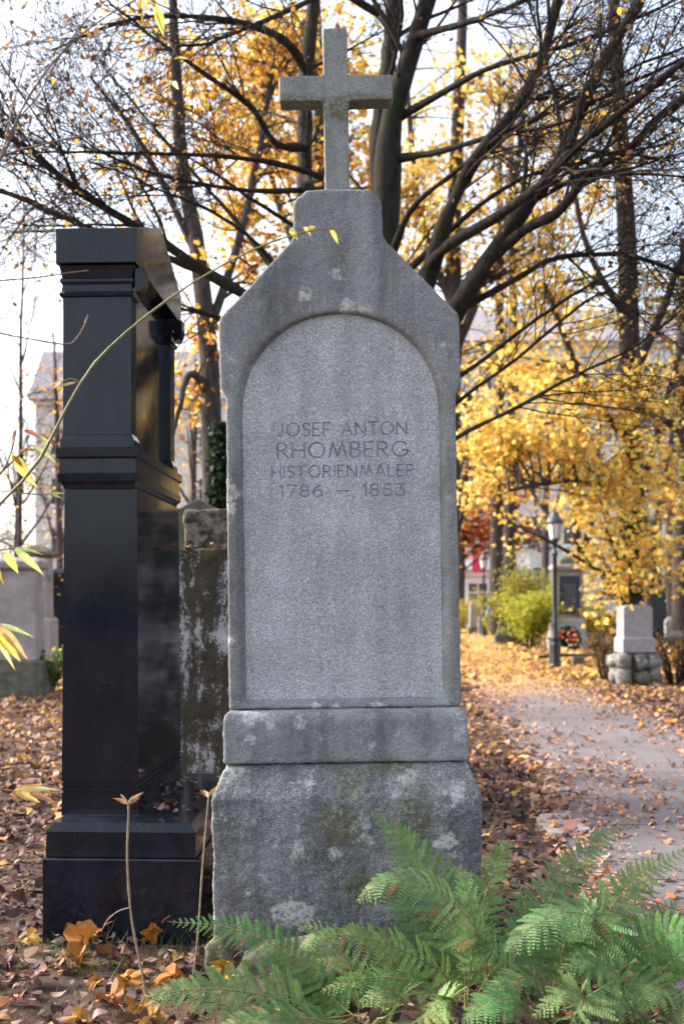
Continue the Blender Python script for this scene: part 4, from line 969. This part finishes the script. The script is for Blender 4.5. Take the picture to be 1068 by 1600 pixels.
# large single maple leaves that stand out in front
def big_leaf(parent_name, base, tip_, width, col, bend=.15, up=None, kind='maple', fold=.25, name='leaf', parent=None, mat=None, seed=0):
    """one leaf blade from base to tip (world points), finely outlined, folded along the midrib and curled"""
    base = np.array(base); tip_ = np.array(tip_); ax = tip_-base; L = np.linalg.norm(ax); ax = ax/L
    up = unit(np.array(up if up is not None else (0, -.6, .8), float)); sd = unit(np.cross(ax, up)); nn = np.cross(sd, ax)
    rg = np.random.default_rng(seed+3)
    if kind == 'maple':
        NA, NR = 60, 4; V = [base+ax*L*.36]; tt_, ed_ = [.36], [0.]
        for r_ in range(1, NR+1):
            q = r_/NR
            for k_ in range(NA):
                th = 2*PI*(k_+.5)/NA-PI; ro = .30+.03*math.sin(17*th+seed)*(1 if r_ == NR else 0)
                for c_, am, sg in ((0, .34, .27), (.92, .31, .27), (-.92, .31, .27), (1.9, .17, .27), (-1.9, .17, .27), (.27, .09, .08), (-.27, .09, .08), (1.22, .08, .08), (-1.22, .08, .08), (.64, .06, .08), (-.64, .06, .08)): ro += am*max(0, 1-abs(th-c_)/(sg*1.9))**1.1
                if abs(th) > 2.75: ro *= .75
                ro *= q; y = (.36+ro*math.cos(th)*.95)*L; x = ro*math.sin(th)*width*.95
                t = y/L; z = -bend*L*(t-.3)**2*1.5+fold*.45*abs(x)*q+.20*L*q*q*math.sin(2*th+seed*1.7)+.06*L*q*math.sin(5*th+seed)
                V.append(base+ax*y+sd*x+nn*z); tt_.append(max(0, t)); ed_.append(q)
        Fq = [(0, 1+k_, 1+(k_+1) % NA, 1+(k_+1) % NA) for k_ in range(NA)]
        Fq = [(1+(r_)*NA+k_, 1+r_*NA+(k_+1) % NA, 1+(r_+1)*NA+(k_+1) % NA, 1+(r_+1)*NA+k_) for r_ in range(NR-1) for k_ in range(NA)]
        V += [V[0]*.5+V[1]*.5]; tt_.append(.36); ed_.append(0.)
        for k_ in range(0, NA, 2): Fq.append((0, 1+k_, 1+(k_+1) % NA, 1+(k_+2) % NA))
        V.pop(); tt_.pop(); ed_.pop()
        tt = np.array(tt_)[:, None]; edge = np.array(ed_)[:, None]
    else:
        rows = 12; V = []
        for i in range(rows+1):
            t = i/rows
            wd = math.sin(PI*min(1, t**.8))*(1-.35*t)
            for j in (-1, -.5, 0, .5, 1):
                x = j*width/2*wd; z = -bend*L*(t**1.6)+fold*abs(x)+.06*width*math.sin(5*t+3*j+seed)*abs(j)
                V.append(base+ax*(t*L*(1-.12*bend))+sd*x+nn*z)
        Fq = [(i*5+j, i*5+j+1, i*5+j+6, i*5+j+5) for i in range(rows) for j in range(4)]
        tt = np.repeat(np.linspace(0, 1, rows+1), 5)[:, None]; edge = np.abs(np.tile(np.array([-1, -.5, 0, .5, 1]), rows+1))[:, None]
    V = np.array(V); off = np.array(parent.location) if parent is not None else np.zeros(3)
    c = np.array(col)*np.ones((len(V), 1))
    c = c*(1-.18*edge*tt)+np.array([.10, .03, .0])*(tt**3)*.6*edge
    me = mesh_np(name, V-off, Fq, np.clip(c, 0, 1), True)
    return link(name, me, mat or M_leaf, parent)
big = [(128, 1478, 92, 60, (.52, .25, .04), 1, 'large orange-brown maple leaf propped up in front of the black plinth'), (236, 1462, 46, 40, (.50, .24, .03), 1, 'orange maple leaf hanging upright right of the dry stalk'),
 (45, 1440, 40, 30, (.60, .42, .06), 0, None), (170, 1555, 60, 42, (.40, .18, .04), 0, None), (215, 1572, 62, 46, (.58, .30, .05), 0, None), (235, 1590, 58, 44, (.62, .38, .06), 0, None), (150, 1530, 36, 40, (.52, .26, .04), 0, None),
 (265, 1527, 50, 30, (.60, .26, .04), 0, None), (205, 1530, 56, 30, (.60, .32, .05), 0, None), (345, 1515, 55, 36, (.66, .50, .05), 1, 'bright yellow leaf at the foot of the gravestone beside the ferns'), (365, 1530, 40, 34, (.62, .56, .07), 1, 'yellow-green leaf under the ferns at the left foot of the gravestone'), (282, 1505, 32, 26, (.60, .42, .07), 0, None),
 (190, 1490, 52, 34, (.36, .24, .12), 0, None), (100, 1500, 40, 30, (.45, .30, .10), 0, None), (120, 1590, 40, 40, (.5, .3, .05), 0, None), (30, 1560, 36, 30, (.36, .17, .09), 0, None), (60, 1520, 38, 30, (.28, .16, .11), 0, None), (10, 1495, 40, 30, (.30, .18, .13), 0, None), (140, 1450, 30, 24, (.62, .5, .1), 0, None)]
flat_labels = iter(['pale yellow leaf beside the left corner of the black plinth', 'brown maple leaf lying left of the tall dry stalk near the bottom', 'orange maple leaf at the bottom just left of the dry stalk foot', 'golden maple leaf on the bottom edge right of the dry stalk foot', 'small orange leaf left of the dry stalk halfway to the bottom edge', 'orange-red leaf between the two dry stalks', 'orange leaf lying flat at the foot of the tall dry stalk', 'small yellow leaf at the foot of the thin dry stalk', 'tan maple leaf before the middle of the black plinth', 'tan leaf before the left half of the black plinth', 'orange leaf near the bottom edge left of the brown maple leaf', 'brownish leaf near the lower left corner', 'dark tan leaf lying left of the black plinth foot line', 'brown leaf at the left edge level with the black plinth foot', 'yellowish leaf directly against the foot of the black plinth'])
for k, (px, py, wpx, hpx, col, stand, lab) in enumerate(big):
    col = tuple(np.array(col)*np.array([.66, .54, .7]))
    d = min(gd(py+hpx*.4), 4.15); c = at(px, py, d); s_ = d/F; a = RNG.uniform(0, 2*PI)
    if stand: b0 = c+Vector((wpx*.35*s_, .02, hpx*.45*s_)); t0 = c-Vector((wpx*.4*s_, -.01, hpx*.4*s_)); upv = (.75, -.55, .35) if k else (-.55, -.5, .65)
    else:
        g = gd(py+hpx*.5) if py > 1480 else d; c = at(px, py+hpx*.4, min(g, 4.15)); dx, dy = math.cos(a)*wpx*.55*s_, math.sin(a)*wpx*.55*s_
        b0 = Vector((c.x-dx, c.y-dy, .03+.02*RNG.random())); t0 = Vector((c.x+dx, c.y+dy, .045+.03*RNG.random())); upv = (RNG.normal(0, .25), -.25+RNG.normal(0, .2), 1)
    e = empty('fallen_leaf', tuple(b0)); o = big_leaf('', b0, t0, wpx*s_*.74, col, .25 if not stand else .7, upv, 'maple', .35 if not stand else 1.5, 'blade', e, M_litter, k)
    pe = MB(); q = Vector((0, 0, 0)); dr = (b0-t0).normalized(); pe.tube([tuple(q), tuple(dr*.02+Vector((0, 0, .004))), tuple(dr*.045+Vector((0, 0, -.004)))], [.0014, .0012, .001], 5)
    pe.build('stalk', plain('red_leaf_stalk', (.42, .07, .05), .6) if k == 0 else bpy.data.materials['red_leaf_stalk'], e)
    tag(e, lab or next(flat_labels), 'leaf', 'large maple leaves at lower left')

# stone kerb slab at the path edge and a mossy stone under the ferns
q = at(880, 1292, 6.4); sb = MB().prism([(-.14, -.22), (.10, -.30), (.16, .05), (.09, .38), (-.1, .33), (-.17, .1)], -.03, .026, 'z').build('kerb_slab', M_soft, None, bevel=.008)
sb.location = (q.x, 6.35, .002); tag(sb, 'pale flat stone slab lying at the left edge of the path', 'stone slab')
m = NT('mossy_stone'); c = m.mix((.11, .10, .085), (.05, .065, .018), m.ramp(m.noise(9, 6, .7), [(.42, 0), (.6, 1)])); m.bump(m.noise(30, 6, .7), .9, .02); M_mossy = m.set(c, .95, .2)
for px, py, d, r, lab in ((470, 1560, 3.72, (.26, .16, .13), 'dark mossy stone under the ferns before the gravestone'), (345, 1480, 3.95, (.06, .07, .08), 'small grey stone at the left foot of the gravestone')):
    mb = MB(); rock(mb, (0, 0, r[2]*.4), r, px*.1, 3); q = at(px, py, d)
    o = mb.build('stone', M_mossy if px > 400 else M_boulder, None, True); o.location = (q.x, d, 0); tag(o, lab, 'stone')

# ------------------------------------------------------------------ ferns
def frond(P, width, npairs, upv, seed, droop=.22, curl=0.0, tone=1.0):
    rg = np.random.default_rng(seed); n = 40; Q = catmull(P, n)
    V = []; Fa = []; C = []
    T = np.gradient(Q, axis=0); T /= np.linalg.norm(T, axis=1)[:, None]
    upv = unit(np.array(upv, float))
    L_tot = np.linalg.norm(np.diff(Q, axis=0), axis=1).sum()
    base_c = np.array([.112, .212, .074])*tone*rg.uniform(.8, 1.15)*np.array([rg.uniform(.85, 1.3), 1, rg.uniform(.8, 1.15)]); dead = rg.random() < .3
    for i in range(npairs):
        t = .14+.855*(i/(npairs-1))**.92; k = t*(n-1); a = min(int(k), n-2); f = k-a
        pos = Q[a]*(1-f)+Q[a+1]*f; tg = T[a]; S_ = unit(np.cross(tg, upv)); N = np.cross(S_, tg)
        prof = (.55+.45*min(1, (t-.14)/.22))*(max(0, 1-t)/.64)**.72 if t > .36 else (.55+.45*(t-.14)/.22)
        L = .8*width*prof*rg.uniform(.88, 1.08)
        if L < .006: continue
        for sgn in (-1, 1):
            an = math.radians(rg.uniform(14, 30)+18*t); D = unit(S_*sgn*math.cos(an)+tg*math.sin(an)+N*rg.normal(.05, .09))
            m_ = max(4, int(L/.0082)); B = unit(np.cross(D, N)); tone_p = rg.uniform(.75, 1.2)*np.array([rg.uniform(.9, 1.15), 1, 1]); brown = rg.random() < (.07 if dead else .015)
            dr = droop*rg.uniform(.6, 1.5)
            ss = (np.arange(m_)+.5)/m_
            cen = pos+D[None]*(ss*L)[:, None]+(-N[None]*.6+np.array([0, 0, -.4])[None])*(dr*L*ss**2)[:, None]+tg[None]*(curl*L*ss**2)[:, None]
            pl_ = np.clip(.19*L*(1-ss)**.62+.0015, .0022, .0125)
            pw = np.minimum(L/m_*.42, .0046)
            for j in range(m_):
                for s2 in (-1, 1):
                    e1 = unit(B*s2+D*.38+N*rg.normal(0, .12)); l_ = pl_[j]*rg.uniform(.85, 1.1); c0 = cen[j]; w_ = D*pw
                    b_ = len(V)
                    V += [c0-w_, c0+w_, c0+e1*l_*.72+w_*.85, c0+e1*l_+w_*.15-N*l_*.1, c0+e1*l_*.66-w_*.9]
                    Fa.append((b_, b_+1, b_+2, b_+3, b_+4)); C += [(np.array([.24, .14, .06])*tone_p if brown and ss[j] > .35 else base_c*tone_p*(1+.10*ss[j]))]*5
    me = mesh_np('frond', V, Fa, np.array(C))
    R = np.linspace(.0036, .0009, n); Vr, Fr = tubes_np([(Q, R)], 5)
    return me, Vr, Fr
M_rach = plain('fern_stalk', (.20, .15, .06), .7, .3, 40)
def fern(label, basepx, fronds, seed):
    bx = at(*basepx); b = np.array([bx.x, bx.y, 0.0]); e = empty('fern', tuple(b)); tag(e, label, 'fern', 'ferns in front of the gravestone')
    for k, fr in enumerate(fronds):
        pts, wpx, upv = fr[0], fr[1], fr[2]; kw = fr[3] if len(fr) > 3 else {}
        P = [b+np.array([RNG.normal(0, .02), RNG.normal(0, .02), .0])]+[np.array(at(*p_)) for p_ in pts]
        dd = np.mean([p_[2] for p_ in pts]); L = sum(np.linalg.norm(P[i+1]-P[i]) for i in range(len(P)-1))
        me, Vr, Fr = frond(np.array(P), wpx*dd/F, int(max(16, L/.0245)), upv, seed*20+k, **kw)
        me.transform(Matrix.Translation(Vector(-b)))
        o = link('frond', me, M_fern, e); link('stalk', mesh_np('stalk', Vr-b, Fr, smooth=True), M_rach, o)
U1 = (.15, -.75, .62); UT = (0, -.45, .9); UL = (-.35, -.6, .7); UR = (.4, -.6, .7)
fern('fern with the tallest frond rising before the gravestone right of centre', (735, 1590, 3.52), [
    ([(722, 1500, 3.56), (690, 1400, 3.62), (640, 1325, 3.66), (582, 1270, 3.68)], 92, U1),
    ([(760, 1520, 3.42), (735, 1440, 3.36), (660, 1382, 3.32), (600, 1376, 3.30), (556, 1410, 3.30)], 80, (.1, -.55, .85), {'droop': .5}),
    ([(742, 1500, 3.62), (752, 1420, 3.68), (775, 1350, 3.72), (795, 1310, 3.74)], 62, (-.1, -.8, .5)),
    ([(700, 1530, 3.46), (640, 1490, 3.40), (570, 1465, 3.36), (500, 1462, 3.34), (468, 1482, 3.34)], 62, UL, {'droop': .45}),
    ([(735, 1510, 3.4), (740, 1450, 3.38), (728, 1390, 3.37), (716, 1350, 3.37)], 52, U1, {'curl': .3, 'tone': 1.35}),
    ([(780, 1540, 3.45), (810, 1480, 3.5), (820, 1420, 3.55), (800, 1370, 3.58)], 60, U1),
    ([(690, 1560, 3.4), (630, 1530, 3.34), (560, 1530, 3.3), (500, 1550, 3.28)], 66, UT),
    ([(700, 1540, 3.7), (660, 1460, 3.74), (620, 1400, 3.76), (590, 1370, 3.77)], 70, U1, {'tone': .8})], 1)
fern('fern with long fronds reaching over the path at the right', (860, 1600, 3.48), [
    ([(830, 1500, 3.6), (850, 1420, 3.75), (905, 1340, 3.9), (985, 1278, 4.0)], 78, (.35, -.65, .65)),
    ([(900, 1510, 3.5), (945, 1430, 3.56), (1000, 1370, 3.62), (1075, 1325, 3.68)], 76, UR),
    ([(900, 1490, 3.35), (930, 1440, 3.3), (880, 1425, 3.26), (820, 1455, 3.24), (790, 1490, 3.22)], 84, (0, -.5, .9), {'droop': .5}),
    ([(960, 1530, 3.4), (1010, 1480, 3.38), (1060, 1455, 3.36), (1110, 1470, 3.35)], 96, UR, {'droop': .45}),
    ([(880, 1540, 3.35), (880, 1480, 3.33), (905, 1440, 3.31), (960, 1440, 3.28), (1010, 1480, 3.26)], 76, UT, {'droop': .5}),
    ([(810, 1550, 3.4), (770, 1490, 3.38), (740, 1470, 3.36), (700, 1480, 3.34)], 62, UT),
    ([(830, 1580, 3.15), (800, 1560, 3.08), (760, 1570, 3.04), (720, 1600, 3.02)], 76, UT), ([(890, 1590, 3.1), (910, 1560, 3.05), (880, 1555, 3.0), (830, 1590, 2.97)], 76, UT),
    ([(930, 1560, 3.32), (980, 1540, 3.25), (1030, 1545, 3.2), (1080, 1580, 3.18)], 88, UT),
    ([(850, 1560, 3.3), (840, 1530, 3.22), (800, 1530, 3.17), (750, 1560, 3.14)], 74, UT),
    ([(870, 1520, 3.7), (890, 1450, 3.85), (880, 1400, 3.9), (850, 1370, 3.95)], 66, U1, {'tone': .8})], 2)
fern('low fern spreading to the left at the foot of the gravestone', (560, 1610, 3.5), [
    ([(520, 1560, 3.5), (450, 1490, 3.52), (360, 1450, 3.54), (262, 1440, 3.55)], 66, (-.2, -.75, .6)),
    ([(500, 1590, 3.36), (430, 1560, 3.3), (350, 1545, 3.27), (280, 1548, 3.25), (215, 1562, 3.24)], 84, (-.1, -.65, .75)),
    ([(560, 1560, 3.5), (540, 1500, 3.55), (500, 1455, 3.58), (462, 1446, 3.6)], 46, UL, {'curl': .3, 'tone': 1.2}),
    ([(600, 1580, 3.4), (590, 1540, 3.35), (545, 1505, 3.3), (490, 1500, 3.28)], 58, UT),
    ([(640, 1600, 3.2), (690, 1570, 3.12), (700, 1560, 3.08), (660, 1580, 3.04)], 74, UT), ([(520, 1620, 3.2), (480, 1610, 3.1), (430, 1600, 3.05), (390, 1620, 3.02)], 74, UT),
    ([(620, 1560, 3.6), (610, 1500, 3.64), (570, 1460, 3.66), (530, 1450, 3.68)], 54, U1, {'tone': .85}),
    ([(530, 1600, 3.3), (470, 1590, 3.22), (400, 1590, 3.18), (330, 1610, 3.16)], 80, UT),
    ([(600, 1590, 3.3), (620, 1560, 3.22), (600, 1550, 3.18), (560, 1570, 3.15)], 70, UT)], 3)
fern('fern crowding the lower right corner beside the path', (1000, 1620, 3.42), [
    ([(1010, 1560, 3.35), (1040, 1510, 3.32), (1080, 1490, 3.3), (1130, 1510, 3.3)], 88, UR),
    ([(980, 1570, 3.3), (960, 1520, 3.25), (920, 1500, 3.22), (870, 1520, 3.2)], 84, UT),
    ([(1020, 1590, 3.25), (1050, 1570, 3.2), (1090, 1580, 3.17)], 80, UT),
    ([(990, 1590, 3.2), (980, 1570, 3.12), (940, 1570, 3.08), (890, 1600, 3.05)], 80, UT),
    ([(1000, 1560, 3.5), (1010, 1490, 3.6), (1030, 1440, 3.66), (1060, 1410, 3.7)], 70, UR, {'tone': .85})], 4)

# ------------------------------------------------------------------ stems in front: dogwood shoots and dry stalks
M_shoot = plain('green_brown_shoot', (.16, .15, .06), .6, .3, 30)
M_redtwig = plain('reddish_twig', (.13, .08, .06), .7, .3, 30)
def shoot(name, label, paths, leaves, mat, cat='branch', group=None):
    p0 = at(*paths[0][0][0]); e = empty(name, tuple(p0)); tag(e, label, cat, group)
    for k, (pts, w0, w1) in enumerate(paths):
        P = catmull([tuple(at(*p_)) for p_ in pts], 22); d = pts[0][2]; R = np.linspace(w0, w1, 22)/2*d/F
        R[::4] *= 1.25; V, Fq = tubes_np([(P-np.array(p0), R)], 7)
        link('stem' if k == 0 else 'side_shoot', mesh_np('stem', V, Fq, smooth=True), mat, e)
    for k, lf in enumerate(leaves):
        (bx, by), (tx, ty), d, wpx, col = lf[:5]; bend = lf[5] if len(lf) > 5 else .18
        dv = RNG.normal(0, .012)
        big_leaf('', at(bx, by, d), at(tx, ty, d+dv), wpx*d/F, col, bend, (RNG.normal(0, .3), -.75, .6), 'lance', .35, 'leaf', e, M_leaf, k)
    return e
YG = (.50, .50, .13); PG = (.42, .50, .20); TN = (.48, .30, .16); RD = (.36, .13, .07); YL = (.68, .56, .12)
d = 3.15
shoot('dogwood_shoot', 'long arching green shoot crossing in front of the black monument to the gravestone', [
    ([(-30, 812, d), (0, 788, d), (60, 722, d), (100, 645, d), (140, 578, d), (185, 530, d), (245, 481, d), (320, 430, d), (400, 388, d), (455, 368, d), (500, 358, d), (522, 358, d)], 5.2, 1.7),
    ([(122, 610, d), (125, 598, d), (112, 592, d), (98, 596, d)], 2, 1.5), ([(20, 768, d), (50, 772, d), (80, 772, d)], 2.5, 1.5)],
    [((98, 596), (76, 608), d, 8, TN), ((452, 357), (466, 374), d, 11, YL), ((474, 354), (486, 366), d, 11, (.70, .62, .2)), ((493, 354), (472, 362), d, 9, YL), ((514, 357), (531, 379), d, 11, YL), ((80, 772), (101, 768), d, 7, YG), ((80, 772), (98, 777), d, 6, PG), ((120, 597), (84, 603), d, 9, (.45, .33, .12))], M_shoot)
shoot('dogwood_shoot', 'leafy shoot with pale yellow-green leaves at the left edge above the arching stem', [
    ([(-20, 760, 3.2), (5, 735, 3.2), (18, 705, 3.2), (26, 672, 3.2)], 3.5, 2), ([(5, 735, 3.2), (30, 712, 3.2), (50, 694, 3.2)], 2.5, 1.5)],
    [((20, 708), (54, 764), 3.2, 22, (.60, .55, .13), .22), ((48, 694), (92, 720), 3.2, 13, PG), ((36, 672), (68, 682), 3.2, 11, RD), ((30, 706), (58, 698), 3.2, 9, (.4, .2, .07)), ((62, 682), (84, 697), 3.2, 8, YG), ((26, 672), (16, 690), 3.2, 9, (.3, .12, .08)), ((20, 712), (38, 730), 3.2, 9, (.45, .2, .05))], M_redtwig)
shoot('dogwood_shoot', 'spray of drooping yellow-green leaves at the left edge beside the black die', [
    ([(-30, 868, 3.1), (-10, 862, 3.1), (10, 858, 3.1), (24, 856, 3.1)], 3, 2)],
    [((22, 857), (73, 894), 3.1, 17, PG, .25), ((6, 862), (32, 896), 3.1, 18, YG), ((22, 856), (66, 858), 3.1, 8, PG, .3), ((-6, 866), (-2, 916), 3.1, 22, YL)], M_redtwig)
shoot('dogwood_shoot', 'lower spray of long yellow leaves at the left edge in front of the sandstone gravestone', [
    ([(-40, 972, 3.0), (-20, 974, 3.0), (0, 976, 3.0)], 3, 2)],
    [((-2, 975), (56, 988), 3.0, 10, PG, .3), ((-2, 977), (47, 1030), 3.0, 17, (.58, .40, .18)), ((-8, 982), (34, 1034), 3.0, 20, YL), ((-12, 990), (30, 1046), 3.0, 11, (.58, .46, .2))], M_redtwig)
shoot('dogwood_shoot', 'small spray of tan tinged leaves low at the left edge by the black plinth', [
    ([(-30, 1232, 3.2), (0, 1234, 3.2), (22, 1236, 3.2)], 3, 2)],
    [((22, 1234), (62, 1222), 3.2, 9, (.55, .33, .1)), ((26, 1234), (90, 1226), 3.2, 12, (.58, .5, .25), .3), ((24, 1236), (64, 1252), 3.2, 16, (.55, .42, .16)), ((46, 1240), (88, 1250), 3.2, 13, (.45, .24, .12)), ((30, 1236), (34, 1246), 3.2, 6, YG)], M_redtwig)
d = 3.0
shoot('dogwood_twig', 'thin bare twigs fanning out over the top left corner with a few yellow leaves', [
    ([(-30, 290, d), (5, 243, d), (35, 170, d), (70, 115, d), (110, 70, d), (160, 30, d), (230, -10, d)], 3.5, 1.8),
    ([(5, 243, d), (30, 235, d), (90, 220, d), (160, 208, d), (220, 195, d), (270, 188, d), (340, 198, d)], 3, 1.4),
    ([(5, 243, d), (15, 190, d), (30, 130, d), (50, 60, d), (60, 0, d)], 2.4, 1.4), ([(-20, 300, d), (20, 200, d), (60, 150, d), (95, 85, d), (140, 25, d), (190, -20, d)], 2.4, 1.4),
    ([(220, 195, d), (245, 150, d), (262, 110, d), (275, 70, d)], 1.8, 1.2), ([(235, -12, d), (252, 40, d), (278, 90, d), (305, 140, d), (330, 190, d)], 2.2, 1.2)],
    [((243, 8), (257, 56), d, 19, YL, .1), ((228, 8), (215, 38), d, 12, (.42, .30, .06), .3), ((272, 92), (298, 88), d, 12, YL), ((268, 128), (280, 138), d, 12, (.6, .58, .3)), ((138, 140), (132, 165), d, 8, RD), ((50, 180), (44, 200), d, 7, (.12, .06, .05)), ((20, 140), (14, 160), d, 7, (.12, .06, .05))], M_redtwig)
shoot('dogwood_twig', 'thin curved bare twig with buds before the side of the black monument', [
    ([(-30, 505, 3.1), (0, 520, 3.1), (50, 530, 3.1), (105, 538, 3.1), (122, 526, 3.1), (134, 505, 3.1), (138, 492, 3.1)], 2.6, 2.2)],
    [((132, 506), (138, 490), 3.1, 5, (.42, .3, .12))], M_redtwig)
shoot('dogwood_twig', 'short bare twig tip under the cornice of the black monument', [([(-20, 440, 3.1), (30, 436, 3.1), (70, 432, 3.1), (110, 426, 3.1), (138, 423, 3.1)], 2.4, 1.8)], [((130, 424), (139, 421), 3.1, 4, (.42, .25, .1))], M_redtwig)
M_stalk = plain('dry_stalk_brown', (.22, .17, .12), .8, .3, 40)
def stalk(label, pts, w_, d, head, side=()):
    shoot('dry_stalk', label, [([(a, b_, d) for a, b_ in pts], w_, w_*.8)]+[([(a, b_, d) for a, b_ in s_], 2, 1.5) for s_ in side], [((hx, hy), (tx, ty), d, ww, c_, .4) for hx, hy, tx, ty, ww, c_ in head], M_stalk, 'plant stalk')
stalk('dry brown stalk with withered leaf pair in front of the black plinth', [(236, 1600), (222, 1520), (212, 1470), (204, 1420), (199, 1340), (201, 1280), (201, 1256)], 3.9, 3.5,
      [(201, 1256, 181, 1244, 9, (.36, .2, .1)), (201, 1256, 221, 1236, 10, (.4, .24, .14)), (199, 1255, 186, 1237, 6, (.3, .17, .1)), (203, 1254, 216, 1245, 7, (.32, .2, .12)), (201, 1256, 205, 1243, 5, (.45, .33, .22)), (198, 1254, 189, 1248, 8, (.5, .4, .32)), (203, 1254, 212, 1250, 8, (.5, .38, .28))], [[(203, 1418), (185, 1424), (168, 1438), (158, 1456)]])
stalk('thin dry stalk close to the left edge of the gravestone', [(296, 1560), (304, 1510), (310, 1450), (316, 1360), (322, 1290), (326, 1245)], 3.3, 3.8,
      [(326, 1245, 312, 1232, 7, (.45, .22, .06)), (326, 1245, 336, 1228, 8, (.5, .28, .12)), (326, 1246, 322, 1234, 8, (.5, .4, .34))])

# grass tufts and weeds at the foot of the stones
gv, gf, gc = [], [], []
for k in range(420):
    if k < 200: x, y = RNG.uniform(-1.35, -.55), RNG.uniform(3.9, 4.24)
    elif k < 300: x, y = RNG.uniform(-.55, .6), RNG.uniform(3.75, 3.96)
    else: x, y = RNG.uniform(-1.5, -.3), RNG.uniform(3.2, 3.9)
    h = RNG.uniform(.03, .13); a = RNG.uniform(0, 2*PI); ld = RNG.uniform(.2, .8)*h; w_ = .0016; b_ = len(gv); ca, sa = math.cos(a), math.sin(a)
    for t in (0, .5, 1): 
        for s_ in (-1, 1): gv.append((x+ca*ld*t*t-sa*w_*s_*(1-t*.8), y+sa*ld*t*t+ca*w_*s_*(1-t*.8), -.02+h*t))
    gf += [(b_, b_+1, b_+3, b_+2), (b_+2, b_+3, b_+5, b_+4)]; gc += [np.array([.10, .15, .045])*RNG.uniform(.6, 1.4)]*6
tag(link('grass', mesh_np('grass', gv, gf, np.array(gc)), M_green), 'sparse grass blades at the foot of the stones', 'grass', kind='stuff')
